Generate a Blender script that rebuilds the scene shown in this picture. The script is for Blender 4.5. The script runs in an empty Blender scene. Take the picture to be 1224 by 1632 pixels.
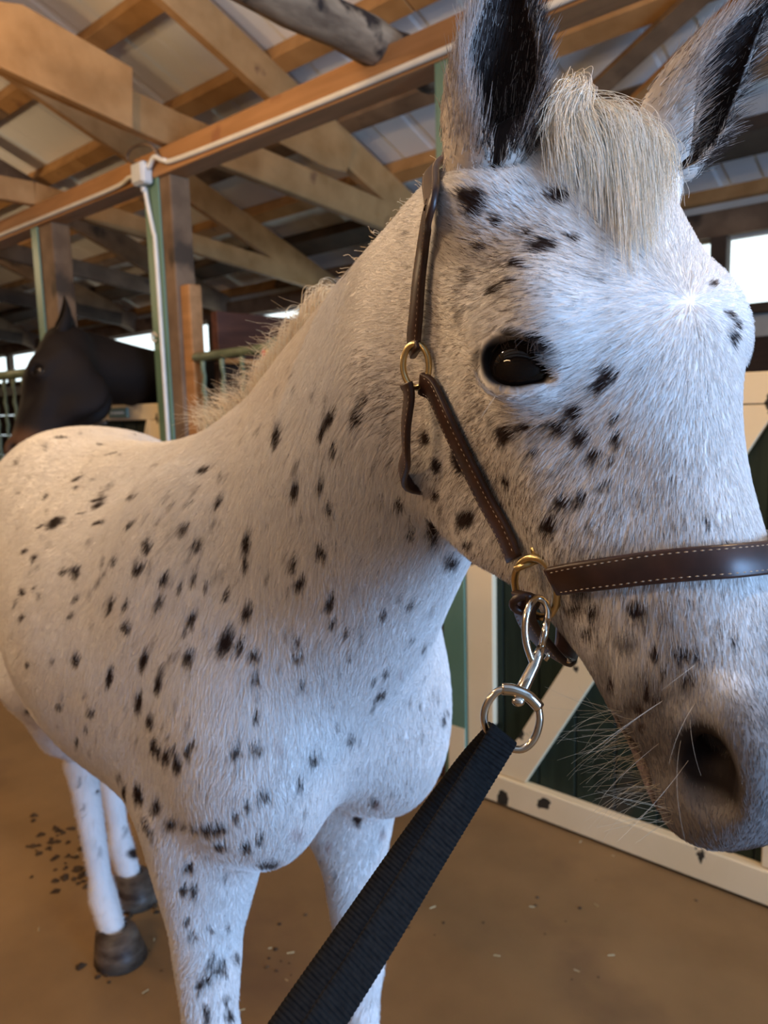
import bpy, bmesh, math, random
import numpy as np
from mathutils import Vector, Matrix
from mathutils.bvhtree import BVHTree

# ------------------------------------------------------------------ camera
SC = bpy.context.scene
COL = SC.collection
FPX, CXP, CYP = 1200.0, 612.0, 816.0            # focal length and centre of the 1224x1632 frame
PITCH, ROLL, YAW, CAM_H = math.radians(-7.67), math.radians(1.5), math.radians(41.8), 1.4
_f0 = np.array([-math.sin(YAW), math.cos(YAW), 0.0]); _r0 = np.array([math.cos(YAW), math.sin(YAW), 0.0])
_u0 = np.array([0.0, 0.0, 1.0])
FW = _f0*math.cos(PITCH) + _u0*math.sin(PITCH)
_u1 = _u0*math.cos(PITCH) - _f0*math.sin(PITCH)
RT = math.cos(ROLL)*_r0 - math.sin(ROLL)*_u1
UP = math.sin(ROLL)*_r0 + math.cos(ROLL)*_u1
CAM = np.array([0.0, 0.0, CAM_H])
cam_data = bpy.data.cameras.new('camera'); cam = bpy.data.objects.new('camera', cam_data); COL.objects.link(cam)
cam.matrix_world = Matrix(((RT[0], UP[0], -FW[0], CAM[0]), (RT[1], UP[1], -FW[1], CAM[1]), (RT[2], UP[2], -FW[2], CAM[2]), (0, 0, 0, 1)))
cam_data.sensor_fit = 'VERTICAL'; cam_data.sensor_height = 24.0; cam_data.lens = 24.0*FPX/1632.0
cam_data.clip_start = 0.02
cam_data.dof.use_dof = True; cam_data.dof.focus_distance = 0.58; cam_data.dof.aperture_fstop = cam_data.lens/3.2
SC.camera = cam
SC.view_settings.view_transform = 'Standard'; SC.view_settings.look = 'None'
SC.view_settings.gamma = 1.0; SC.view_settings.use_curve_mapping = False
SC.view_settings.exposure = 0.0

def ray(px, py): return FW + RT*(px-CXP)/FPX - UP*(py-CYP)/FPX
def at(px, py, d): return CAM + ray(px, py)*d
def onX(px, py, x): r = ray(px, py); return CAM + r*(x/r[0])
def onY(px, py, y): r = ray(px, py); return CAM + r*(y/r[1])
def onZ(px, py, z): r = ray(px, py); return CAM + r*((z-CAM_H)/r[2])
def proj(p):
    v = np.asarray(p) - CAM; d = v@FW
    return np.stack([CXP + FPX*(v@RT)/d, CYP - FPX*(v@UP)/d, d], -1)

# ------------------------------------------------------------------ light
world = bpy.data.worlds.new('world'); SC.world = world; world.use_nodes = True
_bg = world.node_tree.nodes['Background']; _bg.inputs[0].default_value = (0.82, 0.96, 1.0, 1); _bg.inputs[1].default_value = 2.2
dl = bpy.data.lights.new('doorway_daylight', 'AREA'); dl.shape = 'RECTANGLE'; dl.size = 2.4; dl.size_y = 2.6; dl.energy = 600; dl.color = (.29, .54, 1.0)
do = bpy.data.objects.new('doorway_daylight', dl); COL.objects.link(do)
do.matrix_world = Matrix.Translation((6.15, .78, 1.35))@Matrix(((0, 0, 1, 0), (1, 0, 0, 0), (0, 1, 0, 0), (0, 0, 0, 1)))   # fills the open doorway, shines down the aisle

# ------------------------------------------------------------------ materials
def new_mat(name, rough=.6, metal=0.0, spec=.3):
    m = bpy.data.materials.new(name); m.use_nodes = True
    b = m.node_tree.nodes['Principled BSDF']
    b.inputs['Roughness'].default_value = rough; b.inputs['Metallic'].default_value = metal
    b.inputs['Specular IOR Level'].default_value = spec
    return m, m.node_tree, b
def rgba(c): return (c[0], c[1], c[2], 1)
def noise_mat(name, c1, c2, scale=6, stretch=(1, 1, 1), rough=.6, metal=0.0, spec=.3, bump=.15, detail=6, c3=None, spot=(.62, .68), spot_scale=3, bdist=.004):
    """two colours mixed by stretched noise, optional third colour in shaped patches, fine relief"""
    m, t, b = new_mat(name, rough, metal, spec); N = t.nodes; L = t.links
    tc = N.new('ShaderNodeTexCoord'); mp = N.new('ShaderNodeMapping'); mp.inputs['Scale'].default_value = stretch
    nz = N.new('ShaderNodeTexNoise'); nz.inputs['Scale'].default_value = scale; nz.inputs['Detail'].default_value = detail
    rp = N.new('ShaderNodeValToRGB'); rp.color_ramp.elements[0].color = rgba(c1); rp.color_ramp.elements[1].color = rgba(c2)
    rp.color_ramp.elements[0].position = .32; rp.color_ramp.elements[1].position = .68
    L.new(tc.outputs['Object'], mp.inputs[0]); L.new(mp.outputs[0], nz.inputs['Vector']); L.new(nz.outputs['Fac'], rp.inputs[0])
    out = rp.outputs[0]
    if c3 is not None:
        n2 = N.new('ShaderNodeTexNoise'); n2.inputs['Scale'].default_value = spot_scale; n2.inputs['Detail'].default_value = 5
        r2 = N.new('ShaderNodeValToRGB'); r2.color_ramp.elements[0].position = spot[0]; r2.color_ramp.elements[1].position = spot[1]
        mx = N.new('ShaderNodeMixRGB'); mx.inputs[2].default_value = rgba(c3)
        L.new(tc.outputs['Object'], n2.inputs['Vector']); L.new(n2.outputs['Fac'], r2.inputs[0]); L.new(r2.outputs[0], mx.inputs[0]); L.new(out, mx.inputs[1])
        out = mx.outputs[0]
    L.new(out, b.inputs['Base Color'])
    if bump:
        bp = N.new('ShaderNodeBump'); bp.inputs['Strength'].default_value = bump; bp.inputs['Distance'].default_value = bdist
        L.new(nz.outputs['Fac'], bp.inputs['Height']); L.new(bp.outputs[0], b.inputs['Normal'])
    return m
M = {}
M['wood_new'] = noise_mat('fresh_pine', (.36, .185, .062), (.50, .275, .105), 7, (1, 1, 1), .65, c3=(.25, .12, .05), spot=(.66, .72), spot_scale=5)
M['wood_x'] = noise_mat('pine_beam', (.32, .155, .055), (.44, .22, .085), 4, (.6, 6, 6), .6, c3=(.28, .12, .05), spot=(.66, .74), spot_scale=4)
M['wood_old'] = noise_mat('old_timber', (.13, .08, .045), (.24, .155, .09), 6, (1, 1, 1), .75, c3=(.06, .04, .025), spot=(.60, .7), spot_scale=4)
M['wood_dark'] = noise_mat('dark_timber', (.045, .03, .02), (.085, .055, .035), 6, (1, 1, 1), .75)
M['log'] = noise_mat('barked_log', (.10, .06, .035), (.36, .25, .15), 9, (2, .6, 2), .8, c3=(.03, .018, .012), spot=(.50, .58), spot_scale=7, bump=.5, bdist=.01)
M['stain'] = noise_mat('red_brown_boards', (.055, .020, .014), (.10, .040, .026), 5, (6, .8, 6), .55, c3=(.17, .06, .03), spot=(.64, .74), spot_scale=3)
M['kick'] = noise_mat('dark_kick_boards', (.020, .012, .010), (.05, .028, .02), 5, (1, 1, 6), .6)
M['roof'] = noise_mat('white_roof_sheet', (.80, .80, .76), (.86, .86, .82), 2, (1, 1, 1), .45, metal=0, spec=.4, bump=.03)
M['green'] = noise_mat('green_paint', (.10, .19, .13), (.15, .25, .18), 5, (1, 1, .5), .45, c3=(.07, .09, .06), spot=(.70, .74), spot_scale=9)
M['panel_green'] = noise_mat('dark_green_boards', (.008, .017, .011), (.016, .029, .019), 5, (8, 1, .8), .5, c3=(.035, .03, .022), spot=(.62, .7), spot_scale=3)
M['cream'] = noise_mat('chipped_cream_paint', (.75, .60, .36), (.83, .68, .44), 3, (1, 1, 1), .5, c3=(.035, .03, .022), spot=(.635, .645), spot_scale=10, bump=.1)
M['steel_green'] = noise_mat('green_steel', (.12, .16, .10), (.20, .25, .16), 14, (1, 1, 1), .4, c3=(.10, .06, .03), spot=(.64, .7), spot_scale=20)
M['conduit'] = noise_mat('white_cable', (.68, .64, .54), (.78, .74, .64), 12, (1, 1, 1), .45)
M['box_grey'] = noise_mat('grey_plastic_box', (.55, .55, .52), (.66, .66, .62), 8, (1, 1, 1), .4)
M['siding'] = noise_mat('outer_siding', (.42, .42, .38), (.52, .52, .47), 3, (1, 1, 1), .6)
M['floor'] = noise_mat('worn_concrete', (.185, .110, .046), (.29, .175, .074), 2.2, (1, 1, 1), .62, c3=(.15, .085, .045), spot=(.58, .74), spot_scale=1.6, bump=.12, detail=10)
M['plain'] = noise_mat('aisle_boards', (.16, .10, .06), (.22, .15, .09), 3, (1, 1, 6), .7)
M['rope_yellow'] = noise_mat('yellow_cord', (.75, .55, .12), (.85, .65, .2), 30)
M['rope_red'] = noise_mat('red_cord', (.55, .08, .06), (.65, .12, .08), 30)
M['plate'] = noise_mat('grey_green_plate', (.10, .17, .15), (.14, .22, .19), 12, (1, 1, 1), .4)
M['plate_text'] = noise_mat('plate_lettering', (.50, .55, .50), (.58, .62, .56), 12)
M['iron'] = noise_mat('dull_iron', (.10, .085, .07), (.2, .17, .13), 20, (1, 1, 1), .5, metal=.6)
M['dung'] = noise_mat('dark_dung', (.035, .02, .01), (.09, .055, .025), 40, (1, 1, 1), .9)
M['straw'] = noise_mat('pale_straw', (.45, .34, .16), (.6, .48, .26), 40, (1, 1, 1), .8)
m, t, b = new_mat('milky_sheet', .5); b.inputs['Base Color'].default_value = (.9, .95, .92, 1)
_tl = t.nodes.new('ShaderNodeBsdfTranslucent'); _tl.inputs[0].default_value = (.92, .97, .94, 1)
_tr = t.nodes.new('ShaderNodeBsdfTransparent'); _mx = t.nodes.new('ShaderNodeMixShader'); _mx.inputs[0].default_value = .75
t.links.new(_tl.outputs[0], _mx.inputs[1]); t.links.new(_tr.outputs[0], _mx.inputs[2]); t.links.new(_mx.outputs[0], t.nodes['Material Output'].inputs[0])
M['sheet'] = m

# ------------------------------------------------------------------ small builders
def tag(o, label=None, cat=None, group=None, kind=None):
    if label: o['label'] = label
    if cat: o['category'] = cat
    if group: o['group'] = group
    if kind: o['kind'] = kind
    return o
def empty(name, loc=(0, 0, 0)):
    o = bpy.data.objects.new(name, None); COL.objects.link(o); o.location = tuple(float(x) for x in loc); o.empty_display_size = .1
    return o
def raw(name, V, Fc, mat, parent=None, smooth=False, bevel=0):
    me = bpy.data.meshes.new(name)
    V = np.asarray(V, float)
    if parent is not None: V = V-np.array(parent.location)
    me.from_pydata(V.tolist(), [], [list(map(int, f)) for f in Fc]); me.update()
    if smooth: me.polygons.foreach_set('use_smooth', np.ones(len(me.polygons), bool))
    me.materials.append(mat)
    o = bpy.data.objects.new(name, me); COL.objects.link(o)
    if parent is not None: o.parent = parent
    if bevel:
        bm = bmesh.new(); bm.from_mesh(me); bmesh.ops.bevel(bm, geom=list(bm.edges), offset=bevel, segments=1, affect='EDGES', clamp_overlap=True); bm.to_mesh(me); bm.free()
    return o
BF = [(0, 3, 2, 1), (4, 5, 6, 7), (0, 1, 5, 4), (1, 2, 6, 5), (2, 3, 7, 6), (3, 0, 4, 7)]
def box(name, lo, hi, mat, parent=None, bevel=.003):
    (a, b, c), (d, e, f) = lo, hi
    return raw(name, [(a, b, c), (d, b, c), (d, e, c), (a, e, c), (a, b, f), (d, b, f), (d, e, f), (a, e, f)], BF, mat, parent, False, bevel)
def bar(name, p, q, w, h, mat, parent=None, up=(0, 0, 1), bevel=.003):
    """straight timber from p to q, width w across, height h along up"""
    p = np.asarray(p, float); q = np.asarray(q, float); t = q-p; t /= np.linalg.norm(t)
    s = np.cross(t, np.asarray(up, float)); s /= np.linalg.norm(s); u = np.cross(s, t)
    V = [e+s*a*w/2+u*c*h/2 for e in (p, q) for a, c in ((-1, -1), (1, -1), (1, 1), (-1, 1))]
    return raw(name, V, [(3, 2, 1, 0), (4, 5, 6, 7), (0, 1, 5, 4), (1, 2, 6, 5), (2, 3, 7, 6), (3, 0, 4, 7)], mat, parent, False, bevel)
def slab(name, poly, normal, th, mat, parent=None, bevel=.002):
    """flat polygon of 3-D points given thickness th along normal"""
    n = np.asarray(normal, float); n /= np.linalg.norm(n); P_ = [np.asarray(p, float) for p in poly]; k = len(P_)
    V = P_+[p+n*th for p in P_]
    Fc = [tuple(range(k))[::-1], tuple(range(k, 2*k))]+[(i, (i+1) % k, k+(i+1) % k, k+i) for i in range(k)]
    o = raw(name, V, Fc, mat, parent, False, 0)
    bm = bmesh.new(); bm.from_mesh(o.data); bmesh.ops.recalc_face_normals(bm, faces=bm.faces)
    if bevel: bmesh.ops.bevel(bm, geom=list(bm.edges), offset=bevel, segments=1, affect='EDGES', clamp_overlap=True)
    bm.to_mesh(o.data); bm.free(); return o
def tube_geo(pts, rr, n=10, closed=False, flat=None):
    """ring-swept tube; flat=(normal vector, ratio) squashes it"""
    pts = [np.asarray(p, float) for p in pts]; k = len(pts)
    rr = [rr]*k if np.isscalar(rr) else rr
    V, Fc = [], []; s = None
    for i, p in enumerate(pts):
        if closed: t = pts[(i+1) % k]-pts[i-1]
        else: t = pts[min(i+1, k-1)]-pts[max(i-1, 0)]
        t = t/(np.linalg.norm(t)+1e-12)
        if flat is not None: s = np.asarray(flat[0], float)
        elif s is None: s = np.cross(t, (0, 0, 1.)) if abs(t[2]) < .9 else np.cross(t, (1., 0, 0))
        s = s-t*(s@t); s = s/(np.linalg.norm(s)+1e-12); u = np.cross(t, s)
        for j in range(n):
            a = 2*math.pi*j/n
            V.append(p+rr[i]*(s*math.cos(a)*(flat[1] if flat is not None else 1)+u*math.sin(a)))
    m = k if closed else k-1
    for i in range(m):
        for j in range(n):
            a, b2 = i*n+j, i*n+(j+1) % n; c, d = ((i+1) % k)*n+j, ((i+1) % k)*n+(j+1) % n
            Fc.append((a, b2, d, c))
    if not closed: Fc += [tuple(range(n))[::-1], tuple((k-1)*n+j for j in range(n))]
    return np.array(V), Fc
def tube(name, pts, rr, mat, parent=None, n=10, closed=False, flat=None):
    V, Fc = tube_geo(pts, rr, n, closed, flat); return raw(name, V, Fc, mat, parent, True)
def spline(pts, k=8):
    """Catmull-Rom through the points"""
    P_ = [np.asarray(p, float) for p in pts]; P_ = [2*P_[0]-P_[1]]+P_+[2*P_[-1]-P_[-2]]; out = []
    for i in range(1, len(P_)-2):
        for j in range(k):
            t = j/k; a, b2, c, d = P_[i-1:i+3]
            out.append(.5*((2*b2)+(-a+c)*t+(2*a-5*b2+4*c-d)*t*t+(-a+3*b2-3*c+d)*t**3))
    out.append(P_[-2]); return out

# ------------------------------------------------------------------ the stable: setting
YF, YB = 2.13, 4.60                 # stall front and outer wall
def struct(o): o['kind'] = 'structure'; return o
RS, RZ, RY = -.40, 3.389, 2.411     # roof slope: rafter tops lie on z = RZ + RS*(y-RY)
def rz(y): return RZ+RS*(y-RY)
struct(raw('floor', [(-16, -4.4, 0), (8, -4.4, 0), (8, 6, 0), (-16, 6, 0), (-16, -4.4, -.1), (8, -4.4, -.1), (8, 6, -.1), (-16, 6, -.1)], [(0, 1, 2, 3), (7, 6, 5, 4), (0, 4, 5, 1), (1, 5, 6, 2), (2, 6, 7, 3), (3, 7, 4, 0)], M['floor']))
ceil_ = struct(empty('ceiling', (0, 0, 0)))
# ribbed roof sheets, both slopes, ridge above the aisle
RIDGE = .35
def roof_sheet(x0, x1, y0, y1, side, lap):
    xs, zs = [], []
    n = 2
    for i in range(n):
        c = x0+(x1-x0)*(i+.5)/n; w = (x1-x0)/n
        for dx, dz in ((-.5, 0), (-.075, 0), (-.035, .005), (.035, .005), (.075, 0)): xs.append(c+dx*w); zs.append(dz)
    xs.append(x1); zs.append(0); V = []
    for y in (y0, y1):
        yy = y if side > 0 else 2*RIDGE-y
        for x, z in zip(xs, zs): V.append((x, yy, rz(y)+.095+lap+z))
    k = len(xs); Fc = [(i, i+1, k+i+1, k+i) for i in range(k-1)]
    return raw('roof_panel', V, Fc, M['roof'], ceil_)
for i in range(26):
    x0 = -16+i*.92
    for side in (1, -1): roof_sheet(x0, x0+.95, RIDGE, 4.95, side, .006*(i % 2))
for k, y in enumerate((.45, .88, 1.33, 1.80, 2.32, 2.86, 3.34, 3.80, 4.22, 4.62)):
    for side in (1, -1):
        yy = y if side > 0 else 2*RIDGE-y
        wide = .19 if k == 8 else .11
        if k == 9: wide = .06
        x0 = -16
        for xj in (-12.2, -8.6, -5.35, -2.32, .9, 4.2, 7.9):       # lengths butted over the trusses
            mm = M['wood_dark'] if k == 8 else (M['wood_new'] if (k+int(xj*3)) % 3 else M['wood_old'])
            p = np.array([x0+.004, yy, rz(y)+.045]); q = np.array([xj-.004, yy, rz(y)+.045])
            bar('purlin', p, q, wide, .085, mm, ceil_, (0, -RS*side, 1)); x0 = xj
wall = struct(empty('wall_back', (0, YB, 0)))
for i in range(24):                                              # outer wall: kick boards inside, siding above
    x0 = -16+i
    for j in range(6): box('kick_board', (x0+.004, YB-.04, .05+j*.285), (x0+.996, YB, .05+j*.285+.278), M['kick'], wall)
    box('siding_panel', (x0, YB+.005, 1.70), (x0+1, YB+.03, 1.88), M['siding'], wall, 0)
box('sill_board', (-16, YB-.06, 1.88), (8, YB+.03, 1.935), M['wood_dark'], wall)
box('eave_board', (-16, YB-.05, 2.32), (8, YB+.0, 2.46), M['wood_old'], wall)
box('siding_panel', (-16, YB+.005, 2.30), (8, YB+.03, 2.58), M['siding'], wall, 0)
for i in range(10):
    x0 = -15.9+i*2.4
    w = struct(empty('window_%d' % (i+1), (x0, YB, 1.93)))
    for k in range(3):
        a0, a1 = x0+.06+k*.765, x0+.06+(k+1)*.765; V = []
        for j in range(25):                                      # corrugated milky sheet
            xx = a0+(a1-a0)*j/24; yy = YB+.02+.006*math.sin(j*math.pi/2)
            V += [(xx, yy, 1.935), (xx, yy, 2.325)]
        raw('pane', V, [(2*j, 2*j+2, 2*j+3, 2*j+1) for j in range(24)], M['sheet'], w, True)
    box('window_post', (x0-.04, YB-.05, 1.935), (x0+.05, YB+.03, 2.32), M['wood_dark'], w)
ws = struct(empty('wall_side', (0, -1.85, 0)))
for j in range(12): box('wall_board', (-16, -1.9, .02+j*.24), (8, -1.86, .02+j*.24+.234), M['plain'], ws)
box('wall_backing', (-16, -1.95, 0), (8, -1.902, 3.2), M['kick'], ws, 0)  # added slab, stops outside light leaking between the boards
we = struct(empty('wall_end', (-16, 0, 0)))
for j in range(15): box('wall_board', (-16.1, -4.4, .02+j*.27), (-16, 6, .02+j*.27+.264), M['plain'], we)
box('wall_backing', (-16.2, -4.4, 0), (-16.102, 6, 4.3), M['kick'], we, 0)  # slab added behind the end boards to seal their gaps against light
wn = struct(empty('wall_entrance', (6.2, 0, 0)))                 # gable end with the open doorway the daylight comes through
for lo, hi in (((6.2, -4.4, 0), (6.3, -.45, 4.3)), ((6.2, 2.0, 0), (6.3, 6, 4.3)), ((6.2, -.45, 2.7), (6.3, 2.0, 4.3))): box('wall_board', lo, hi, M['plain'], wn)

# ------------------------------------------------------------------ roof trusses
def truss(x, chord, label, scab=None, gusset=None, mat='wood_new', cm='wood_new', rafter=True, th=.055, ch=.15):
    t = tag(empty('roof_truss', (x, RIDGE, chord[0][1])), label, 'truss', 'roof trusses across the aisle')
    if rafter:
        for side in (1, -1):
            y0, y1 = RIDGE, 4.6
            a = np.array([x, y0 if side > 0 else 2*RIDGE-y0, rz(y0)-.10]); c = np.array([x, y1 if side > 0 else 2*RIDGE-y1, rz(y1)-.10])
            bar('rafter', a, c, th, .19, M[mat], t)
    for (ya, za), (yb, zb) in zip(chord, chord[1:]): bar('bottom_chord', (x+.002, ya, za), (x+.002, yb, zb), th if cm != 'log' else .13, ch, M[cm], t)
    if scab: slab('scab_board', [onX(px, py, x+.032) for px, py in scab], (1, 0, 0), .035, M['wood_new'], t)
    if gusset: slab('gusset_plate', [onX(px, py, x+.03) for px, py in gusset], (1, 0, 0), .012, M['wood_new'], t)
    return t
truss(-3.23, [(-1.8, 3.05), (.35, 3.0), (2.20, 2.735), (4.55, 2.52)], 'tan roof truss resting on the beam above the white junction box', scab=[(-60, 0), (30, 12), (205, 112), (205, 208), (-60, 86)], gusset=[(432, 222), (520, 182), (562, 232), (550, 275), (520, 268)], ch=.17)
truss(-4.62, [(-1.8, 2.8), (.35, 2.7), (2.13, 2.72), (4.4, 2.46)], 'pale roof truss above the post with the bay horse', ch=.13)
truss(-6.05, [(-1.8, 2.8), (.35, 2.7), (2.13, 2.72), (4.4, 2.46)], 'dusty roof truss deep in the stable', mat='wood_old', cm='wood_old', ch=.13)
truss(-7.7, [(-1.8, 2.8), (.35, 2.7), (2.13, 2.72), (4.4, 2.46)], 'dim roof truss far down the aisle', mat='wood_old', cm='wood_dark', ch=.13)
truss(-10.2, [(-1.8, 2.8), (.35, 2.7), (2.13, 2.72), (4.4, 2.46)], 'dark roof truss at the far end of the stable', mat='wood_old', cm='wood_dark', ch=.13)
lg = tag(empty('log_joist', (-1.88, 2.1, 2.68)), 'barked dark log joist crossing above the long beam', 'log')
V, Fc = tube_geo(spline([(-1.88, .5, 2.70), (-1.89, 1.3, 2.685), (-1.88, 2.1, 2.675), (-1.87, 2.45, 2.67)], 8), [.074+.004*math.sin(i*1.7) for i in range(25)], 12)
raw('log_stem', V, Fc, M['log'], lg, True)
def onroof(px, py, off):
    r = ray(px, py); t = (RZ-off-RS*RY-CAM_H)/(r[2]-RS*r[1]); return CAM+r*t
for (a, c, lb, mm) in (((905, 185), (1140, -30), 'brown diagonal roof brace between the two ears', 'wood_old'), ((930, 245), (1240, -48), 'tan diagonal roof brace crossing behind the far ear', 'wood_new')):
    bb = tag(bar('roof_brace', onroof(*a, .03), onroof(*c, .03), .09, .035, M[mm], None, (0, .37, .93)), lb, 'board', 'diagonal roof braces')

# ------------------------------------------------------------------ stall front
hb = tag(empty('header_beam', (-3.2, YF, 2.53)), 'long orange timber beam along the tops of the stall posts', 'beam')
for x0, x1 in ((-16, -12), (-11.995, -8), (-7.995, -3.42), (-3.415, .6), (.605, 6.1)): box('timber', (x0, YF-.02, 2.53), (x1, YF+.10, 2.648), M['wood_x'], hb, .004)
def wood_post(x0, x1, y0, y1, z1, label, skin=None, scab=None):
    t = tag(empty('stall_post', ((x0+x1)/2, (y0+y1)/2, 0)), label, 'post', 'stall posts')
    box('timber', (x0, y0, 0), (x1, y1, z1), M['wood_x'] if not skin else M['wood_old'], t, .004)
    if skin: box('steel_channel', (skin[0], y0-.012, 0), (skin[1], y0-.001, z1), M['green'], t, .002); box('steel_flange', (skin[0]-.004, y0-.012, 0), (skin[0]+.001, y0+.07, z1), M['green'], t, .001)
    if scab: box('scab_board', scab[0], scab[1], M['wood_x'], t, .004)
    return t
p1 = wood_post(-3.405, -3.20, YF, YF+.11, 2.53, 'brown timber post with green steel channel and white cable beside stall bars', (-3.405, -3.285), ((-3.20, YF+.02, 0), (-3.125, YF+.09, 2.02)))
p2 = wood_post(-4.66, -4.42, YF, YF+.11, 2.53, 'narrow post with pale green edge behind the bay horse', (-4.66, -4.585))
p3 = wood_post(-1.615, -1.525, YF, YF+.10, 2.53, 'pale green stall post behind the near ear', (-1.615, -1.525))
for x, lb in ((-5.95, 'brown stall post far down the aisle'), (-7.7, 'dim stall post deeper down the aisle'), (-.36, 'green stall post at the hinge side of the open braced door')): wood_post(x-.055, x+.06, YF, YF+.11, 2.53, lb, (x-.05, x+.03))
# cable along the beam, box and cable down the post
jb = tag(empty('junction_box', (-3.36, YF-.02, 2.56)), 'white plastic junction box where the cables meet on the post', 'junction box')
box('box_body', (-3.405, YF-.075, 2.50), (-3.305, YF-.022, 2.60), M['box_grey'], jb, .008)
box('box_lid', (-3.398, YF-.083, 2.507), (-3.312, YF-.0755, 2.593), M['box_grey'], jb, .004)
for dx, dz, p in ((-.06, .0, 0), (.045, .02, 0), (0, -.06, 1)): tube('cable_gland', [(-3.355+dx, YF-.045, 2.55+dz), (-3.355+dx*1.35+(0 if p else 0), YF-.045, 2.55+dz*1.35)], .014, M['box_grey'], jb, 10)
tag(tube('power_cable', spline([(-9, YF-.03, 2.56), (-7, YF-.03, 2.56), (-5.1, YF-.03, 2.555), (-4, YF-.03, 2.55), (-3.6, YF-.034, 2.55), (-3.48, YF-.045, 2.56), (-3.40, YF-.045, 2.55)], 6), .011, M['conduit'], None, 8), 'white cable running down the aisle from the box over the bay horse', 'cable')
tag(tube('power_cable', spline([(-3.30, YF-.045, 2.57), (-3.24, YF-.05, 2.60), (-3.18, YF-.04, 2.575), (-3.05, YF-.03, 2.56), (-2.2, YF-.03, 2.548), (-1.2, YF-.03, 2.548), (.5, YF-.03, 2.55)], 8), .012, M['conduit'], None, 8), 'white cable clipped along the beam towards the near ear', 'cable')
tag(tube('power_cable', spline([(-3.355, YF-.04, 2.49), (-3.345, YF-.034, 2.40), (-3.325, YF-.026, 2.28), (-3.315, YF-.026, 2.20), (-3.312, YF-.026, 1.6), (-3.312, YF-.026, .6)], 8), .011, M['conduit'], None, 8), 'white cable running down the green edged post', 'cable')
tag(tube('cable_loop', spline([(-3.38, YF-.05, 2.60), (-3.46, YF-.06, 2.64), (-3.40, YF-.06, 2.68), (-3.27, YF-.05, 2.66), (-3.22, YF-.04, 2.60)], 8), .007, M['wood_old'], None, 8), 'loose brown wire loop around the white junction box', 'wire')
hk = tag(tube('post_hook', [(-3.385+.02*math.cos(a), YF-.018-.006*math.sin(a/2), 1.79+.02*math.sin(a)) for a in np.linspace(0, 5.5, 16)], .006, M['conduit'], None, 8), 'small ring hook screwed to the green post edge', 'hook')
# bars beside the post
gr = tag(empty('stall_grille', (-2.35, YF+.03, 1.2)), 'green steel grille of upright bars beside the timber post', 'grille')
tube('top_rail', [(-3.12, YF+.03, 1.675), (-1.62, YF+.03, 1.69)], .022, M['steel_green'], gr, 12)
tube('bottom_rail', [(-3.12, YF+.03, 1.06), (-1.62, YF+.03, 1.06)], .018, M['steel_green'], gr, 12)
_bar = None
for i in range(10):
    x = -3.06+i*.15
    if _bar is None:
        pts = [(x+.004*math.sin(k*1.9), YF+.03+.004*math.cos(k*1.9), 1.06+.615*k/20) for k in range(21)]
        _bar = tube('grille_bar', pts, [.011+.002*math.sin(k*1.4) for k in range(21)], M['steel_green'], gr, 8)
    else:
        o = _bar.copy(); COL.objects.link(o); o.parent = gr; o.location = (i*.15, 0, 0)
sw = tag(empty('stall_front_wall', (-2.35, YF, 0)), 'dark boarded stall front under the green grille', 'stall wall')
for j in range(7): box('plank', (-3.12, YF+.02, .02+j*.147), (-1.62, YF+.06, .02+j*.147+.142), M['stain'], sw)
# cord tied on the rail
cd = tag(empty('tied_cord', (-2.56, YF+.0, 1.70)), 'yellow and red twisted cord tied on the green rail', 'cord')
tube('knot', [(-2.555+.03*math.cos(a), YF+.03+.034*math.sin(a)*.6, 1.69+.026*math.sin(a)) for a in np.linspace(0, 6.1, 18)], .013, M['plate'], cd, 8)
for ph, mm in ((0, 'rope_yellow'), (math.pi, 'rope_red')):
    tube('strand', [(-2.555+.009*math.cos(ph+k*.9), YF-.005+.009*math.sin(ph+k*.9), 1.67-.014*k) for k in range(22)], .009, M[mm], cd, 8)
# partition between the stalls
pt = tag(empty('stall_partition', (-3.08, 3.3, 0)), 'red brown boarded partition behind the timber post', 'partition')
for j in range(7): box('plank', (-3.10, YF+.12, .02+j*.20), (-3.06, YB-.06, .02+j*.20+.195), M['kick'], pt)
box('plank', (-3.10, YF+.12, 1.43), (-3.06, YB-.06, 1.655), M['kick'], pt); box('plank', (-3.105, YF+.12, 1.665), (-3.055, YB-.06, 1.895), M['stain'], pt)
box('rail', (-3.058, YF+.12, 1.645), (-3.03, YB-.06, 1.668), M['wood_new'], pt); box('rail', (-3.058, YF+.12, 1.385), (-3.03, YB-.06, 1.405), M['wood_old'], pt)
pt2 = tag(empty('stall_partition', (-1.57, 3.3, 0)), 'dark boarded partition beyond the pale green post', 'partition')
for j in range(8): box('plank', (-1.59, YF+.12, .02+j*.20), (-1.55, YB-.06, .02+j*.20+.195), M['kick'], pt2)
pt3 = tag(empty('stall_partition', (-4.54, 3.3, 0)), 'dark boarded partition behind the bay horse', 'partition')
for j in range(8): box('plank', (-4.56, YF+.12, .02+j*.20), (-4.52, YB-.06, .02+j*.20+.195), M['kick'], pt3)
# far stall fronts
ff = tag(empty('stall_grille', (-6.0, YF+.03, 1.2)), 'green barred stall front far down the aisle past the bay horse', 'grille')
tube('top_rail', [(-5.88, YF+.03, 1.70), (-4.68, YF+.03, 1.70)], .03, M['steel_green'], ff, 10)
for i in range(8):
    o = _bar.copy(); COL.objects.link(o); o.parent = ff; o.location = (_bar.location.x+(-5.80+i*.15)+3.06+(gr.location.x-ff.location.x), 0, 0)
fw_ = tag(empty('stall_front_wall', (-6.0, YF, 0)), 'boarded stall front under the far green bars', 'stall wall')
for j in range(7): box('plank', (-9.5, YF+.02, .02+j*.155), (-4.68, YF+.06, .02+j*.155+.150), M['stain'], fw_)

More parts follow.
